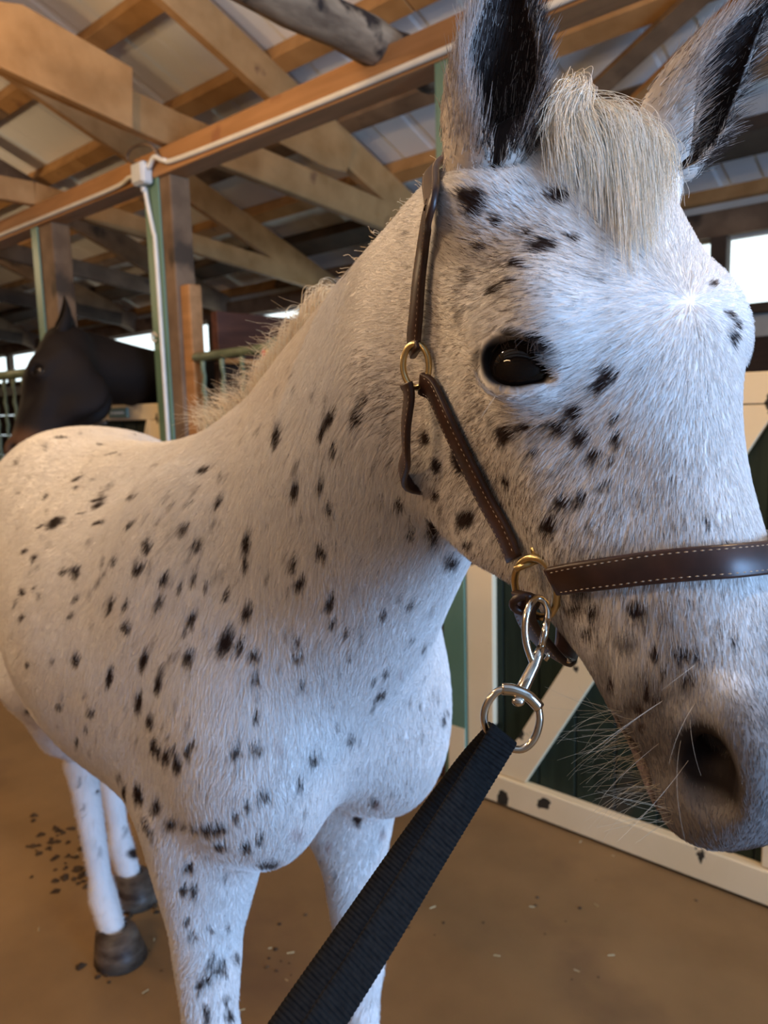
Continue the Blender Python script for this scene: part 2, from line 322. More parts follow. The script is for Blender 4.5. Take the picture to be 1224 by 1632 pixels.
def braced_door(x0, x1, z1, label, group, mirror=False, cross=False):
    t = tag(empty('stall_door', (x0, YF, .02)), label, 'door', group)
    y = YF
    n = max(3, int(round((x1-x0)/.135)))
    for i in range(n):
        a = x0+(x1-x0)*i/n; box('door_board', (a+.003, y+.028, .03), (a+(x1-x0)/n-.003, y+.05, z1-.005), M['panel_green'], t, .002)
    box('stile', (x0, y, .115), (x0+.112, y+.027, z1-.085), M['cream'], t, .003); box('stile', (x1-.112, y, .115), (x1, y+.027, z1-.085), M['cream'], t, .003)
    box('top_rail', (x0, y, z1-.083), (x1, y+.03, z1), M['cream'], t, .003); box('bottom_rail', (x0, y-.012, .012), (x1, y+.027, .112), M['cream'], t, .003)
    def brace(xa, xb):
        d = np.array([xb-xa, 0, z1-.085-.115]); s = np.array([d[2], 0, -d[0]])/np.linalg.norm(d)*.052
        k = .052*np.linalg.norm(d)/abs(d[2])
        return slab('brace', [(xa-k, y+.004, .115), (xa+k, y+.004, .115), (xb+k, y+.004, z1-.085), (xb-k, y+.004, z1-.085)], (0, 1, 0), .022, M['cream'], t)
    w0, w1 = x0+.112, x1-.112; k = .065
    brace(w0+k, w1-k) if not mirror else brace(w1-k, w0+k)
    return t
braced_door(-1.525, -.42, 1.475, 'cream framed green stall door with diagonal brace behind the spotted head', 'braced stall doors')
dB = braced_door(-4.41, -3.41, 1.467, 'cream framed stall door under the neck of the bay horse', 'braced stall doors', True)
slab('corner_brace', [(-3.545, YF-.001, 1.384), (-3.522, YF-.001, 1.384), (-3.522, YF-.001, 1.15), (-3.66, YF-.001, 1.15)], (0, 1, 0), .02, M['cream'], dB)
nm = tag(empty('name_plate', (-3.81, YF-.01, 1.42)), 'small grey green name plate on the top rail of the bay horse door', 'name plate')
box('plate', (-3.905, YF-.014, 1.397), (-3.712, YF-.001, 1.452), M['plate'], nm, .003)
for i, (a, w) in enumerate(((-3.875, .018), (-3.845, .03), (-3.805, .03), (-3.765, .02))): box('lettering', (a, YF-.0165, 1.418), (a+w, YF-.0142, 1.432), M['plate_text'], nm, 0)
lt = tag(empty('door_latch', (-4.0, YF-.02, 1.38)), 'dull iron latch on the bay horse door', 'latch')
tube('latch_bolt', [(-4.07, YF-.02, 1.372), (-3.93, YF-.02, 1.372)], .010, M['iron'], lt, 8); tube('latch_handle', [(-4.0, YF-.02, 1.372), (-3.99, YF-.05, 1.40), (-3.99, YF-.05, 1.44)], .011, M['iron'], lt, 8)
jb2 = tag(empty('door_jamb', (-1.57, YF-.01, 0)), 'short cream board at the foot of the pale green post', 'board')
box('jamb_board', (-1.60, YF-.016, 0), (-1.528, YF-.013+.0, .25), M['cream'], jb2, 0)
sw2 = tag(empty('stall_front_wall', (1.5, YF, 0)), 'green boarded stall front past the hinge side of the braced door', 'stall wall')
for i in range(20): box('plank', (-.30+i*.3+.003, YF+.02, .02), (-.30+i*.3+.297, YF+.05, 1.47), M['panel_green'], sw2)

# ------------------------------------------------------------------ lamps of the aisle
def lamp(x, y, z, power, label, shade=False):
    t = tag(empty('aisle_lamp', (x, y, z)), label, 'lamp', 'bulbs above the aisle')
    V, Fc = [], []
    prof = [(.0, .03), (.035, .03), (.035, .0), (.022, -.02), (.018, -.04)]
    for r, dz in prof:
        for k in range(14): V.append((x+r*math.cos(2*math.pi*k/14), y+r*math.sin(2*math.pi*k/14), z+.10+dz))
    for i in range(len(prof)-1):
        for k in range(14): Fc.append((i*14+k, i*14+(k+1) % 14, (i+1)*14+(k+1) % 14, (i+1)*14+k))
    raw('socket', V, Fc, M['box_grey'], t, True)
    tube('cord', [(x, y, z+.125), (x, y, rz(abs(y-RIDGE)+RIDGE)+.0)], .005, M['conduit'], t, 6)
    ld = bpy.data.lights.new('bulb_light', 'POINT'); ld.energy = power; ld.color = (1.0, .70, .41); ld.shadow_soft_size = .06
    lo = bpy.data.objects.new('bulb_light', ld); COL.objects.link(lo); lo.parent = t; lo.location = (0, 0, -.02)
    mb, tb, bb = new_mat('lit_bulb'); bb.inputs['Emission Color'].default_value = (1, .7, .4, 1); bb.inputs['Emission Strength'].default_value = 20
    V, Fc = [], []
    for i in range(9):
        a = math.pi*i/8
        for k in range(14): V.append((x+.03*math.sin(a)*math.cos(2*math.pi*k/14), y+.03*math.sin(a)*math.sin(2*math.pi*k/14), z+.015+.042*math.cos(a)))
    for i in range(8):
        for k in range(14): Fc.append((i*14+k, i*14+(k+1) % 14, (i+1)*14+(k+1) % 14, (i+1)*14+k))
    bulb = raw('bulb', V, Fc, mb, t, True); bulb.visible_shadow = True
    lo.location = (0, 0, -.07)
    if shade:                                                    # enamel reflector added above the bulb to keep its light off the roof
        V, Fc = [], []; pf = [(.022, .095), (.05, .075), (.10, .035), (.15, -.02), (.152, -.02), (.102, .039), (.05, .080), (.022, .099)]
        for r, dz in pf:
            for k in range(28): V.append((x+r*math.cos(2*math.pi*k/28), y+r*math.sin(2*math.pi*k/28), z+dz))
        for i in range(len(pf)-1):
            for k in range(28): Fc.append((i*28+k, i*28+(k+1) % 28, (i+1)*28+(k+1) % 28, (i+1)*28+k))
        raw('lamp_shade', V, Fc, M['box_grey'], t, True)
    return t
lamp(-2.9, .6, 2.82, 35, 'bare bulb hanging over the back of the spotted horse')
lamp(-2.0, .0, 2.85, 56, 'bare bulb hanging over the near side of the aisle')
lamp(.4, 1.0, 2.65, 54, 'shaded bulb hanging in front of the spotted horse', True)
lamp(-6.6, .8, 2.75, 80, 'bare bulb hanging further down the aisle')
def tube_lamp(x, y, z, L, power, label):
    t = tag(empty('tube_lamp', (x, y, z)), label, 'lamp')
    box('housing', (x-L/2-.03, y-.05, z+.03), (x+L/2+.03, y+.05, z+.09), M['box_grey'], t, .004)
    for s in (-1, 1): box('tube_holder', (x+s*(L/2+.012)-.012, y-.018, z-.02), (x+s*(L/2+.012)+.012, y+.018, z+.03), M['box_grey'], t, .002)
    mb, tb, bb = new_mat('lit_tube'); bb.inputs['Emission Color'].default_value = (1, .66, .36, 1); bb.inputs['Emission Strength'].default_value = 60
    tube('fluorescent_tube', [(x-L/2, y, z), (x+L/2, y, z)], .016, mb, t, 12)
    for s in (-1, 1): tube('hanger', [(x+s*L*.4, y, z+.09), (x+s*L*.4, y, rz(2*RIDGE-y if y < RIDGE else y)+.02)], .004, M['iron'], t, 6)
    ld = bpy.data.lights.new('tube_light', 'AREA'); ld.shape = 'RECTANGLE'; ld.size = L; ld.size_y = .05; ld.energy = power; ld.color = (1.0, .60, .29); ld.spread = math.pi
    lo = bpy.data.objects.new('tube_light', ld); COL.objects.link(lo); lo.parent = t; lo.location = (0, 0, -.03); lo.rotation_euler = (math.radians(35), 0, 0)
    return t
tube_lamp(-1.55, -1.25, 2.40, 1.2, 9, 'warm fluorescent tube above the opposite side of the aisle')

# dung crumbs and straw on the concrete
random.seed(4)
V, Fc = [], []
V2, F2 = [], []
def crumb(p, r):
    k = len(V); n = 6
    V.append(p+np.array([0, 0, r*.9]))
    for j in range(n):
        a = 2*math.pi*j/n+random.random()*.5; q = r*random.uniform(.7, 1.5); V.append(p+np.array([q*math.cos(a), q*math.sin(a), .0]))
    for j in range(n): Fc.append((k, k+1+j, k+1+(j+1) % n))
for (px, py, sx, sy, n, r) in ((80, 1330, 60, 25, 26, .010), (120, 1385, 70, 30, 40, .012), (180, 1540, 30, 20, 14, .010), (230, 1440, 40, 20, 14, .009), (470, 1530, 60, 60, 10, .006), (820, 1480, 220, 90, 14, .004), (330, 1500, 120, 80, 10, .006)):
    for i in range(n): crumb(onZ(px+random.gauss(0, sx*.6), py+random.gauss(0, sy*.6), 0.001), r*random.uniform(.4, 1.3))
dg = raw('dung_crumbs', V, Fc, M['dung'], None, False); tag(dg, 'dark dung crumbs scattered over the concrete by the hooves', 'dung', None, 'stuff')
for i in range(26):
    p = onZ(random.uniform(30, 1200), random.uniform(1330, 1630), .002); a = random.random()*6.28; L_ = random.uniform(.003, .010)
    d = np.array([math.cos(a), math.sin(a), 0]); s = np.array([-d[1], d[0], 0])*.0015; k = len(V2)
    V2 += [p-d*L_-s, p+d*L_-s, p+d*L_+s, p-d*L_+s, p-d*L_+[0, 0, .002], p+d*L_+[0, 0, .002]]; F2 += [(k, k+1, k+5, k+4), (k+4, k+5, k+2, k+3)]
st = raw('straw_bits', V2, F2, M['straw'], None, False); tag(st, 'pale straw bits strewn on the concrete floor', 'straw', None, 'stuff')
# ------------------------------------------------------------------ implicit body modelling
class Sdf:
    """Smoothly blended ellipsoids and tapered rods, turned into one continuous skin."""
    def __init__(self): self.items = []
    def _add(self, kind, data, c, R, k, op): self.items.append((kind, data, np.asarray(c, float), R, k, op))
    def ell(self, c, r, k=.03, M=None, op=1):
        c = np.asarray(c, float); r = np.asarray(r, float)
        self._add('e', (c, r, None if M is None else np.asarray(M, float)), c, r.max(), k, op)
    def rod(self, a, b, ra, rb, k=.03, op=1):
        a = np.asarray(a, float); b = np.asarray(b, float)
        self._add('r', (a, b, ra, rb), (a+b)/2, np.linalg.norm(b-a)/2 + max(ra, rb), k, op)
    def group(self, sub, k): self._add('g', sub, (0, 0, 0), 99., k, 1)
    def chain(self, pts, rr, k=.03, op=1):
        pts = np.asarray(pts, float); lo, hi = pts.min(0), pts.max(0)
        self._add('c', [(pts[i], pts[i+1], rr[i], rr[i+1]) for i in range(len(pts)-1)], (lo+hi)/2, np.linalg.norm(hi-lo)/2+max(rr), k, op)
    def __call__(self, p):
        d = np.full(len(p), .3)
        for kind, data, c, R, k, op in self.items:
            m = np.nonzero(((p-c)**2).sum(1) < (R+k+.1)**2)[0] if kind != 'g' else np.arange(len(p))
            if not len(m): continue
            q = p[m]
            if kind == 'g': di = data(q)
            elif kind == 'e':
                cc, r, M = data; v = q-cc
                if M is not None: v = v@M           # columns of M are the ellipsoid axes
                k0 = np.sqrt(((v/r)**2).sum(1)); k1 = np.sqrt(((v/(r*r))**2).sum(1))+1e-9
                di = k0*(k0-1)/k1
            else:
                di = None
                for a, b, ra, rb in (data if kind == 'c' else [data]):
                    ab = b-a
                    t = np.clip(((q-a)@ab)/(ab@ab+1e-12), 0, 1)
                    ds = np.sqrt((((q-a)-t[:, None]*ab)**2).sum(1)) - (ra+(rb-ra)*t)
                    di = ds if di is None else np.minimum(di, ds)
            dm = d[m]
            if op > 0:
                h = np.maximum(k-np.abs(dm-di), 0)/k; d[m] = np.minimum(dm, di)-h*h*k/4
            else:
                e = -dm; h = np.maximum(k-np.abs(e-di), 0)/k; d[m] = -(np.minimum(e, di)-h*h*k/4)
        return d
    def grad(self, p, e=.0012):
        g = np.zeros_like(p)
        for i in range(3):
            o = np.zeros(3); o[i] = e; g[:, i] = (self(p+o)-self(p-o))/(2*e)
        return g

def surface_net(sdf, lo, hi, h, B=6):
    """polygonise the zero set on a grid of step h; only blocks near the surface are sampled finely"""
    lo = np.asarray(lo, float); n = (np.ceil((np.asarray(hi)-lo)/(h*B)).astype(int))*B
    nb = n//B
    I = np.stack(np.meshgrid(*[np.arange(x) for x in nb], indexing='ij'), -1).reshape(-1, 3)
    dc = sdf(lo+(I+.5)*B*h)
    D = np.where(dc < 0, -1., 1.).reshape(nb); D = D.repeat(B, 0).repeat(B, 1).repeat(B, 2).astype(np.float32)
    act = I[np.abs(dc) < B*h*1.25]
    o = np.stack(np.meshgrid(*[np.arange(B)]*3, indexing='ij'), -1).reshape(-1, 3)
    for s in range(0, len(act), 1500):
        J = (act[s:s+1500, None, :]*B+o).reshape(-1, 3)
        D[J[:, 0], J[:, 1], J[:, 2]] = sdf(lo+J*h)
    S = D < 0; nx, ny, nz = D.shape
    acc = {}; quads = []
    cell = lambda J: (J[:, 0]*ny+J[:, 1])*nz+J[:, 2]
    allk, allp = [], []
    for ax in range(3):
        sl0 = [slice(None)]*3; sl1 = [slice(None)]*3; sl0[ax] = slice(0, -1); sl1[ax] = slice(1, None)
        E = np.argwhere(S[tuple(sl0)] != S[tuple(sl1)])
        E1 = E.copy(); E1[:, ax] += 1
        d0 = D[E[:, 0], E[:, 1], E[:, 2]]; d1 = D[E1[:, 0], E1[:, 1], E1[:, 2]]
        t = d0/(d0-d1); pt = lo+E*h; pt[:, ax] += t*h
        b, c = (ax+1) % 3, (ax+2) % 3
        ks = []
        for ob, oc in ((-1, -1), (0, -1), (0, 0), (-1, 0)):
            J = E.copy(); J[:, b] += ob; J[:, c] += oc
            kk = cell(J); ks.append(kk); allk.append(kk); allp.append(pt)
        q = np.stack(ks, 1); flip = d0 > d1
        q[flip] = q[flip][:, ::-1]
        quads.append(q)
    K = np.concatenate(allk); PT = np.concatenate(allp)
    uk, inv = np.unique(K, return_inverse=True)
    V = np.zeros((len(uk), 3)); cnt = np.bincount(inv)
    for i in range(3): V[:, i] = np.bincount(inv, PT[:, i])/cnt
    Q = np.searchsorted(uk, np.concatenate(quads))
    return V, Q

def refine(V, Q, regions):
    """split the quads of the given regions, so that what is near the lens gets finer skin"""
    bm = bmesh.new()
    vs = [bm.verts.new(v) for v in V]
    for q in Q:
        try: bm.faces.new([vs[i] for i in q])
        except ValueError: pass
    for test in regions:
        bm.verts.ensure_lookup_table()
        X = np.array([v.co for v in bm.verts]); bm.verts.index_update()
        ok = test(X)
        ed = [e for e in bm.edges if ok[e.verts[0].index] and ok[e.verts[1].index]]
        bmesh.ops.subdivide_edges(bm, edges=ed, cuts=1, use_grid_fill=True)
    bm.verts.index_update()
    X = np.array([v.co for v in bm.verts]); Fc = [[v.index for v in f.verts] for f in bm.faces]
    bm.free()
    return X, Fc

def settle(sdf, X, it=3, mx=.008):
    for _ in range(it):
        d = sdf(X); g = sdf.grad(X); n2 = (g*g).sum(1)+1e-6
        st = d[:, None]*g/n2[:, None]; ln = np.linalg.norm(st, axis=1)+1e-12
        X = X-st*np.minimum(1, mx/ln)[:, None]
    return X

def mesh_obj(name, V, Fc, mat=None, parent=None, smooth=True):
    me = bpy.data.meshes.new(name)
    me.from_pydata(np.asarray(V).tolist(), [], [list(map(int, f)) for f in Fc]); me.update()
    if smooth: me.polygons.foreach_set('use_smooth', np.ones(len(me.polygons), bool))
    o = bpy.data.objects.new(name, me); COL.objects.link(o)
    if mat: me.materials.append(mat)
    if parent is not None: o.parent = parent
    return o

class Frame:
    """a right handed frame with origin o and the columns of R as its axes"""
    def __init__(self, o, R): self.o = np.asarray(o, float); self.R = np.asarray(R, float)
    def __call__(self, *p): return self.o + self.R@np.asarray(p if len(p) == 3 else p[0], float)

def horse_head(S, H):
    """H: head frame - axis 0 from poll to muzzle, axis 1 out of the forehead, axis 2 to the side"""
    M = H.R
    def c(l, f): return H(l, f, 0)
    S.rod(c(.085, -.080), c(.20, -.056), .080, .070, .05)                        # skull and forehead
    S.rod(c(.20, -.046), c(.44, -.066), .050, .041, .05)                         # nasal bridge
    S.rod(c(.03, -.085), c(.10, -.10), .062, .07, .05)                           # poll
    S.ell(c(.20, -.13), (.11, .10, .055), .05, M)                                # between the jaws
    S.ell(c(.470, -.068), (.055, .050, .046), .03, M)                            # muzzle
    S.ell(c(.500, -.088), (.034, .042, .047), .02, M)                            # upper lip
    for s in (1, -1):
        def p(l, f, w): return H(l, f, w*s)
        S.rod(p(.09, -.060, .040), p(.18, -.045, .050), .052, .046, .04)         # side of the forehead
        S.rod(p(.24, -.040, .010), p(.42, -.054, .010), .034, .030, .03)         # edge of the nasal bone
        S.rod(p(.19, -.090, .050), p(.30, -.092, .036), .040, .036, .04)         # upper cheek
        S.rod(p(.30, -.092, .036), p(.43, -.085, .022), .036, .036, .04)
        S.ell(p(.168, -.032, .084), (.040, .027, .022), .024, M)                 # brow
        S.rod(p(.160, -.064, .092), p(.095, -.098, .078), .016, .016, .03)       # cheek bone behind the eye
        S.rod(p(.215, -.082, .076), p(.31, -.092, .062), .012, .007, .024)       # facial crest
        S.ell(p(.205, -.172, .052), (.092, .106, .030), .035, M)                 # jowl
        S.ell(p(.150, -.130, .058), (.07, .07, .032), .04, M)
        S.rod(p(.27, -.188, .036), p(.42, -.098, .016), .032, .024, .04)         # lower jaw
        S.ell(p(.462, -.044, .036), (.042, .032, .020), .016, M)                 # nostril wing
        S.ell(p(.492, -.078, .030), (.032, .040, .022), .016, M)
        S.ell(p(.465, -.118, .012), (.050, .021, .026), .014, M)                 # lower lip and chin
    for s in (1, -1):
        def p(l, f, w): return H(l, f, w*s)
        S.chain([p(.440, -.032, .064), p(.462, -.040, .062), p(.487, -.052, .054)], [.007, .015, .015], .010, -1)   # nostril
        S.rod(p(.472, -.045, .052), p(.448, -.048, .024), .014, .009, .008, -1)
        S.chain([p(.415, -.104, .050), p(.45, -.104, .055), p(.49, -.111, .050), p(.517, -.115, .028), p(.525, -.115, 0)], [.003, .0042, .0045, .0045, .0045], .006, -1)   # mouth line
        eye(S, H, s)

EYE = (.193, -.052, .0868)      # centre of the eyeball in the head frame
EYE_R, EYE_IN = .026, .0012
def eye_frame(H, s):
    n = H.R@np.array([-.02, .50, .86*s]); n /= np.linalg.norm(n)      # looks out to the side
    u = H.R@np.array([.50, .85, 0.]); u -= n*(u@n); u /= np.linalg.norm(u)   # towards the inner corner
    v = np.cross(n, u)
    if v@(H.R@np.array([-.9, .4, 0.])) < 0: v = -v                    # towards the brow
    return H(EYE[0], EYE[1], EYE[2]*s), u, v, n
def eye(S, H, s):
    c, u, v, n = eye_frame(H, s)
    M = np.stack([u, v, n], 1)
    S.ell(c+n*.001, (.0255,)*3, .02)
    S.chain([c+u*x+v*(.0185*(1-(x/.034)**2)+.001)+n*(.0195-18*x*x) for x in np.linspace(-.024, .024, 9)], [.003, .005, .006, .0065, .0068, .0065, .006, .005, .003], .010)   # upper lid
    S.chain([c+u*x-v*(.0165*(1-(x/.034)**2)+.001)+n*(.0190-18*x*x) for x in np.linspace(-.023, .024, 9)], [.003, .004, .0045, .005, .005, .005, .0045, .004, .003], .009)   # lower lid
    S.ell(c+n*.024, (.0232, .0160, .017), .004, M, -1)                           # opening between the lids
    S.ell(c+u*.021-v*.004+n*.020, (.0095, .0055, .0075), .006, M, -1)

def ear_shell(base, tip, face, width, sink=.025, n=26, m=28):
    """leaf shaped shell, open towards face; returns vertices and faces"""
    base = np.asarray(base, float); tip = np.asarray(tip, float); a = tip-base; L = np.linalg.norm(a); a /= L
    f = np.asarray(face, float); f -= a*(f@a); f /= np.linalg.norm(f); w = np.cross(a, f)
    V, Fc = [], []
    T = np.linspace(-sink/L, 1, n)
    for side in (0, 1):
        for t in T:
            tt = max(t, 0)
            r = width*np.interp(tt, [0, .1, .25, .42, .6, .76, .9, .97, 1], [.80, .90, 1.0, 1.0, .86, .60, .28, .10, .015])
            half = math.radians(np.interp(tt, [0, .15, .4, .7, 1], [172, 150, 122, 108, 95]))
            dep = np.interp(tt, [0, .2, .6, 1], [1.05, .95, .75, .6])
            ctr = base+a*L*t-f*(width*.22*math.sin(math.pi*min(1, tt))+max(0, -t)*L*.3)
            if t < 0: r *= 1+.75*t*L/sink
            rr = max(.0006, r-(.0035*min(1, r/.012) if side else 0))
            for j in range(m+1):
                q = -half+2*half*j/m
                V.append(ctr+rr*(-f*math.cos(q)*dep+w*math.sin(q)))
    S1 = n*(m+1)
    for i in range(n-1):
        for j in range(m):
            p0 = i*(m+1)+j; Fc.append((p0, p0+1, p0+m+2, p0+m+1)); q0 = S1+p0; Fc.append((q0+m+1, q0+m+2, q0+1, q0))
        for j in (0, m):
            p0 = i*(m+1)+j; q = (p0, p0+m+1, S1+p0+m+1, S1+p0); Fc.append(q if j == 0 else q[::-1])
    for j in range(m):
        p0 = (n-1)*(m+1)+j; Fc.append((p0, p0+1, S1+p0+1, S1+p0))
    return np.array(V), Fc
# ------------------------------------------------------------------ the spotted horse
HEAD = Frame((-.278, .544, 1.626), np.array([[.402, -.116, -.908], [.842, -.343, .416], [-.360, -.932, -.041]]).T)
_u, _s, _vt = np.linalg.svd(HEAD.R); HEAD.R = _u@_vt
_ang = math.atan2(-.2, .98)
BODY = Frame((-1.87, .94, 0), np.array([[math.cos(_ang), -math.sin(_ang), 0], [math.sin(_ang), math.cos(_ang), 0], [0, 0, 1]]))

def horse_body(S, B, H):
    b = B
    S.ell(b(.52, 0, .99), (.60, .305, .33), .1, B.R)                               # barrel
    S.ell(b(.80, 0, 1.00), (.30, .20, .30), .1, B.R)
    S.chain([b(.02, 0, 1.255), b(.25, 0, 1.25), b(.5, 0, 1.24), b(.7, 0, 1.27), b(.85, 0, 1.31), b(1.0, 0, 1.32)], [.10, .09, .08, .07, .065, .06], .1)   # topline
    for y in (1, -1):
        S.ell(b(.95, .13*y, 1.02), (.20, .085, .28), .1, B.R)                     # shoulder blade
        S.ell(b(1.11, .105*y, .95), (.13, .10, .175), .07, B.R)                   # breast
        S.ell(b(.05, .10*y, 1.10), (.32, .16, .25), .12, B.R)                     # croup
        S.ell(b(-.05, .15*y, .92), (.22, .10, .28), .12, B.R)                     # thigh
        S.ell(b(.97, .13*y, .76), (.10, .075, .16), .07, B.R)                     # upper arm
    # neck
    crest = [(.95, 0, 1.33), (1.05, 0, 1.38), (1.17, -.01, 1.435), (1.30, -.02, 1.49), (1.42, -.035, 1.53), (1.52, -.05, 1.555), (1.60, -.064, 1.565)]
    S.chain([b(*q) for q in crest], [.055, .055, .055, .055, .056, .056, .055], .06)
    S.rod(b(.98, 0, 1.16), b(1.52, -.055, 1.475), .17, .078, .12)
    S.rod(b(1.06, .008, 1.02), b(1.43, -.035, 1.36), .165, .075, .08)

def leg(S, pts, rr, k=.02): S.chain(pts, rr, k)

FORE = ((-.93, .60, -1), (-.865, .87, 1)); HIND = ((-1.765, .862, -1), (-1.95, 1.016, 1))
def build_horse_sdf():
    S = Sdf(); b = BODY
    horse_body(S, b, HEAD)
    for (fx, fy, y) in FORE:                                                       # elbow, knee, fetlock, pastern
        foot = np.array([fx, fy, 0.]); top = b(.98, .135*y, .80)
        knee = foot+[0, 0, .42]
        leg(S, [top, top*.45+knee*.55+[0, 0, .03], knee+[0, 0, .06], knee, knee-[0, 0, .06], foot+[0, 0, .2], foot+[0, 0, .14], foot+[.03, 0, .06]], [.075, .056, .042, .044, .034, .027, .035, .030], .03)
    for (fx, fy, y) in HIND:
        foot = np.array([fx-.02, fy, 0.]); top = b(-.02, .16*y, .88)
        hock = foot+[-.08, 0, .50]; stifle = b(.16, .17*y, .80)
        leg(S, [top, stifle], [.13, .10], .06)
        leg(S, [stifle, hock*.6+stifle*.4+[-.02, 0, 0], hock+[.0, 0, .04], hock, hock+[.01, 0, -.06], foot+[-.03, 0, .2], foot+[-.02, 0, .14], foot+[.02, 0, .06]], [.095, .07, .042, .044, .036, .028, .036, .031], .03)
    G = S; S = Sdf(); horse_head(S, HEAD)
    for e, y in zip(EARS, (1, -1)):                                                # root of the ear grows out of the skull
        a = e['tip']-e['base']; a = a/np.linalg.norm(a)
        S.rod(HEAD(.055, -.075, .055*y), e['base']-a*.020-e['face']*.004, .038, .031, .03)
    for e in EARS:                                                                 # hollow of the ear
        a = e['tip']-e['base']; L = np.linalg.norm(a); a = a/L; f = e['face']-a*(e['face']@a); f = f/np.linalg.norm(f)
        S.rod(e['base']+a*.010+f*.006, e['base']+a*.085, .024, .041, .008, -1)
    G.group(S, .026)
    return G
EARS = [dict(base=at(776, 278, .545), tip=at(820, -62, .540), face=-FW+RT*.14+UP*.1, width=.0370),
        dict(base=at(1052, 255, .612), tip=at(1226, 6, .60), face=-FW*.78+RT*.65-UP*.2, width=.037)]
# ------------------------------------------------------------------ skin of the spotted horse
SDFH = build_horse_sdf()
_V, _Q = surface_net(SDFH, (-2.4, .2, .0), (.12, 1.5, 1.9), .008)
def _near_head(X): return np.linalg.norm(X-HEAD(.25, -.08, 0), axis=1) < .37
def _near_eye(X):
    a = eye_frame(HEAD, 1); return np.linalg.norm(X-a[0], axis=1) < .042
def _front(X): return ((X-BODY.o)@BODY.R[:, 0] > .55)
HX, HF = refine(_V, _Q, [_front, _near_head, _near_eye])
HX = settle(SDFH, HX, 2)
N_SKIN = len(HX)
EAR_RANGE = []
for e in EARS:
    v_, f_ = ear_shell(**e); k = len(HX); EAR_RANGE.append((k, k+len(v_)//2, k+len(v_)))
    HX = np.concatenate([HX, v_]); HF = HF+[[i+k for i in f] for f in f_]
# triangles, normals
TRI = np.array([t for f in HF for t in ((f[0], f[i], f[i+1]) for i in range(1, len(f)-1))])
_tn = np.cross(HX[TRI[:, 1]]-HX[TRI[:, 0]], HX[TRI[:, 2]]-HX[TRI[:, 0]]); _ta = np.linalg.norm(_tn, axis=1)/2
HN = np.zeros_like(HX)
for i in range(3): np.add.at(HN, TRI[:, i], _tn)
HN /= np.linalg.norm(HN, axis=1, keepdims=True)+1e-12
BVH_SKIN = BVHTree.FromPolygons([Vector(v) for v in HX[:N_SKIN]], [list(map(int, t)) for t in TRI if max(t) < N_SKIN])
BVH = BVHTree.FromPolygons([Vector(v) for v in HX], [list(map(int, t)) for t in TRI])
def hit_px(px, py):
    r = ray(px, py); h = BVH.ray_cast(Vector(CAM), Vector(r).normalized(), 4.0)
    if h[0] is None: return None
    return np.array(h[0]), np.array(h[1])

# spots: centre, half axes and tilt as seen in the picture, strength; each becomes a patch on the skin
SPOTS = []
def spot(px, py, rx, ry, ang=0, s=1.0, tint=0):
    h = hit_px(px, py)
    if h is None: return
    p, n = h
    def pl(x, y):
        r = ray(x, y); dn = r@n
        if abs(dn) < .12: dn = -.12
        return CAM+r*(((p-CAM)@n)/dn)
    c, sn = math.cos(math.radians(ang)), math.sin(math.radians(ang))
    a1 = pl(px+rx*c, py+rx*sn)-p; a2 = pl(px-ry*sn, py+ry*c)-p
    d = (p-CAM)@FW/FPX
    for a, r_ in ((a1, rx), (a2, ry)):
        l = np.linalg.norm(a); a *= min(1, 2.6*r_*d/l)
    SPOTS.append((p, a1, a2, n, s, tint))
HEAD_SPOTS = [(918, 656, 15, 19, 20), (896, 681, 16, 10, 0), (926, 696, 17, 14, 30), (948, 720, 13, 12, 0), (973, 730, 7, 5, 0), (983, 696, 9, 15, 0), (980, 666, 8, 8, 0), (975, 597, 14, 13, 45), (958, 612, 9, 9, 0),
 (805, 693, 13, 13, 0), (852, 720, 9, 10, 0), (837, 681, 8, 6, 0), (807, 765, 6, 10, 0), (896, 799, 13, 14, 30), (926, 790, 9, 11, 0), (874, 834, 14, 11, -20), (696, 740, 9, 11, 0), (694, 785, 5, 8, 0), (733, 738, 9, 22, -15), (741, 824, 13, 16, 0), (691, 839, 11, 27, -15), (724, 888, 12, 14, -40), (743, 868, 10, 9, 0), (679, 696, 6, 10, 0),
 (1128, 829, 5, 8, 0), (941, 831, 5, 5, 0), (1158, 868, 8, 5, 0), (1007, 715, 5, 4, 0), (965, 770, 12, 4, -20), (935, 905, 8, 6, 0),
 (822, 417, 12, 6, -10), (867, 390, 22, 11, -10), (788, 459, 11, 7, 0), (754, 329, 16, 26, 10), (742, 312, 10, 12, 0), (893, 312, 17, 11, -10), (793, 353, 12, 8, -30), (840, 372, 10, 5, -20), (845, 425, 8, 4, 0), (815, 445, 9, 5, 0), (768, 395, 7, 5, 0), (915, 382, 8, 5, 0),
 (1013, 972, 24, 14, 15), (912, 966, 12, 8, 0), (944, 972, 8, 10, 0), (932, 1004, 10, 7, 0), (924, 941, 14, 7, 0), (1098, 958, 8, 6, 0), (1171, 1018, 7, 7, 0), (1044, 1039, 8, 13, 0), (1084, 1041, 10, 8, 0), (1110, 1045, 6, 11, 0), (1098, 1079, 13, 11, 0), (1048, 1111, 10, 8, 0), (1029, 1101, 5, 14, 0), (973, 1085, 5, 8, 0), (1021, 1156, 7, 6, 0), (1058, 1069, 6, 8, 0), (1000, 1178, 6, 5, 0), (1020, 1132, 8, 6, 0), (1160, 500, 7, 5, 40), (1172, 515, 5, 9, 30), (1137, 452, 6, 5, 0), (1168, 535, 6, 9, 0)]
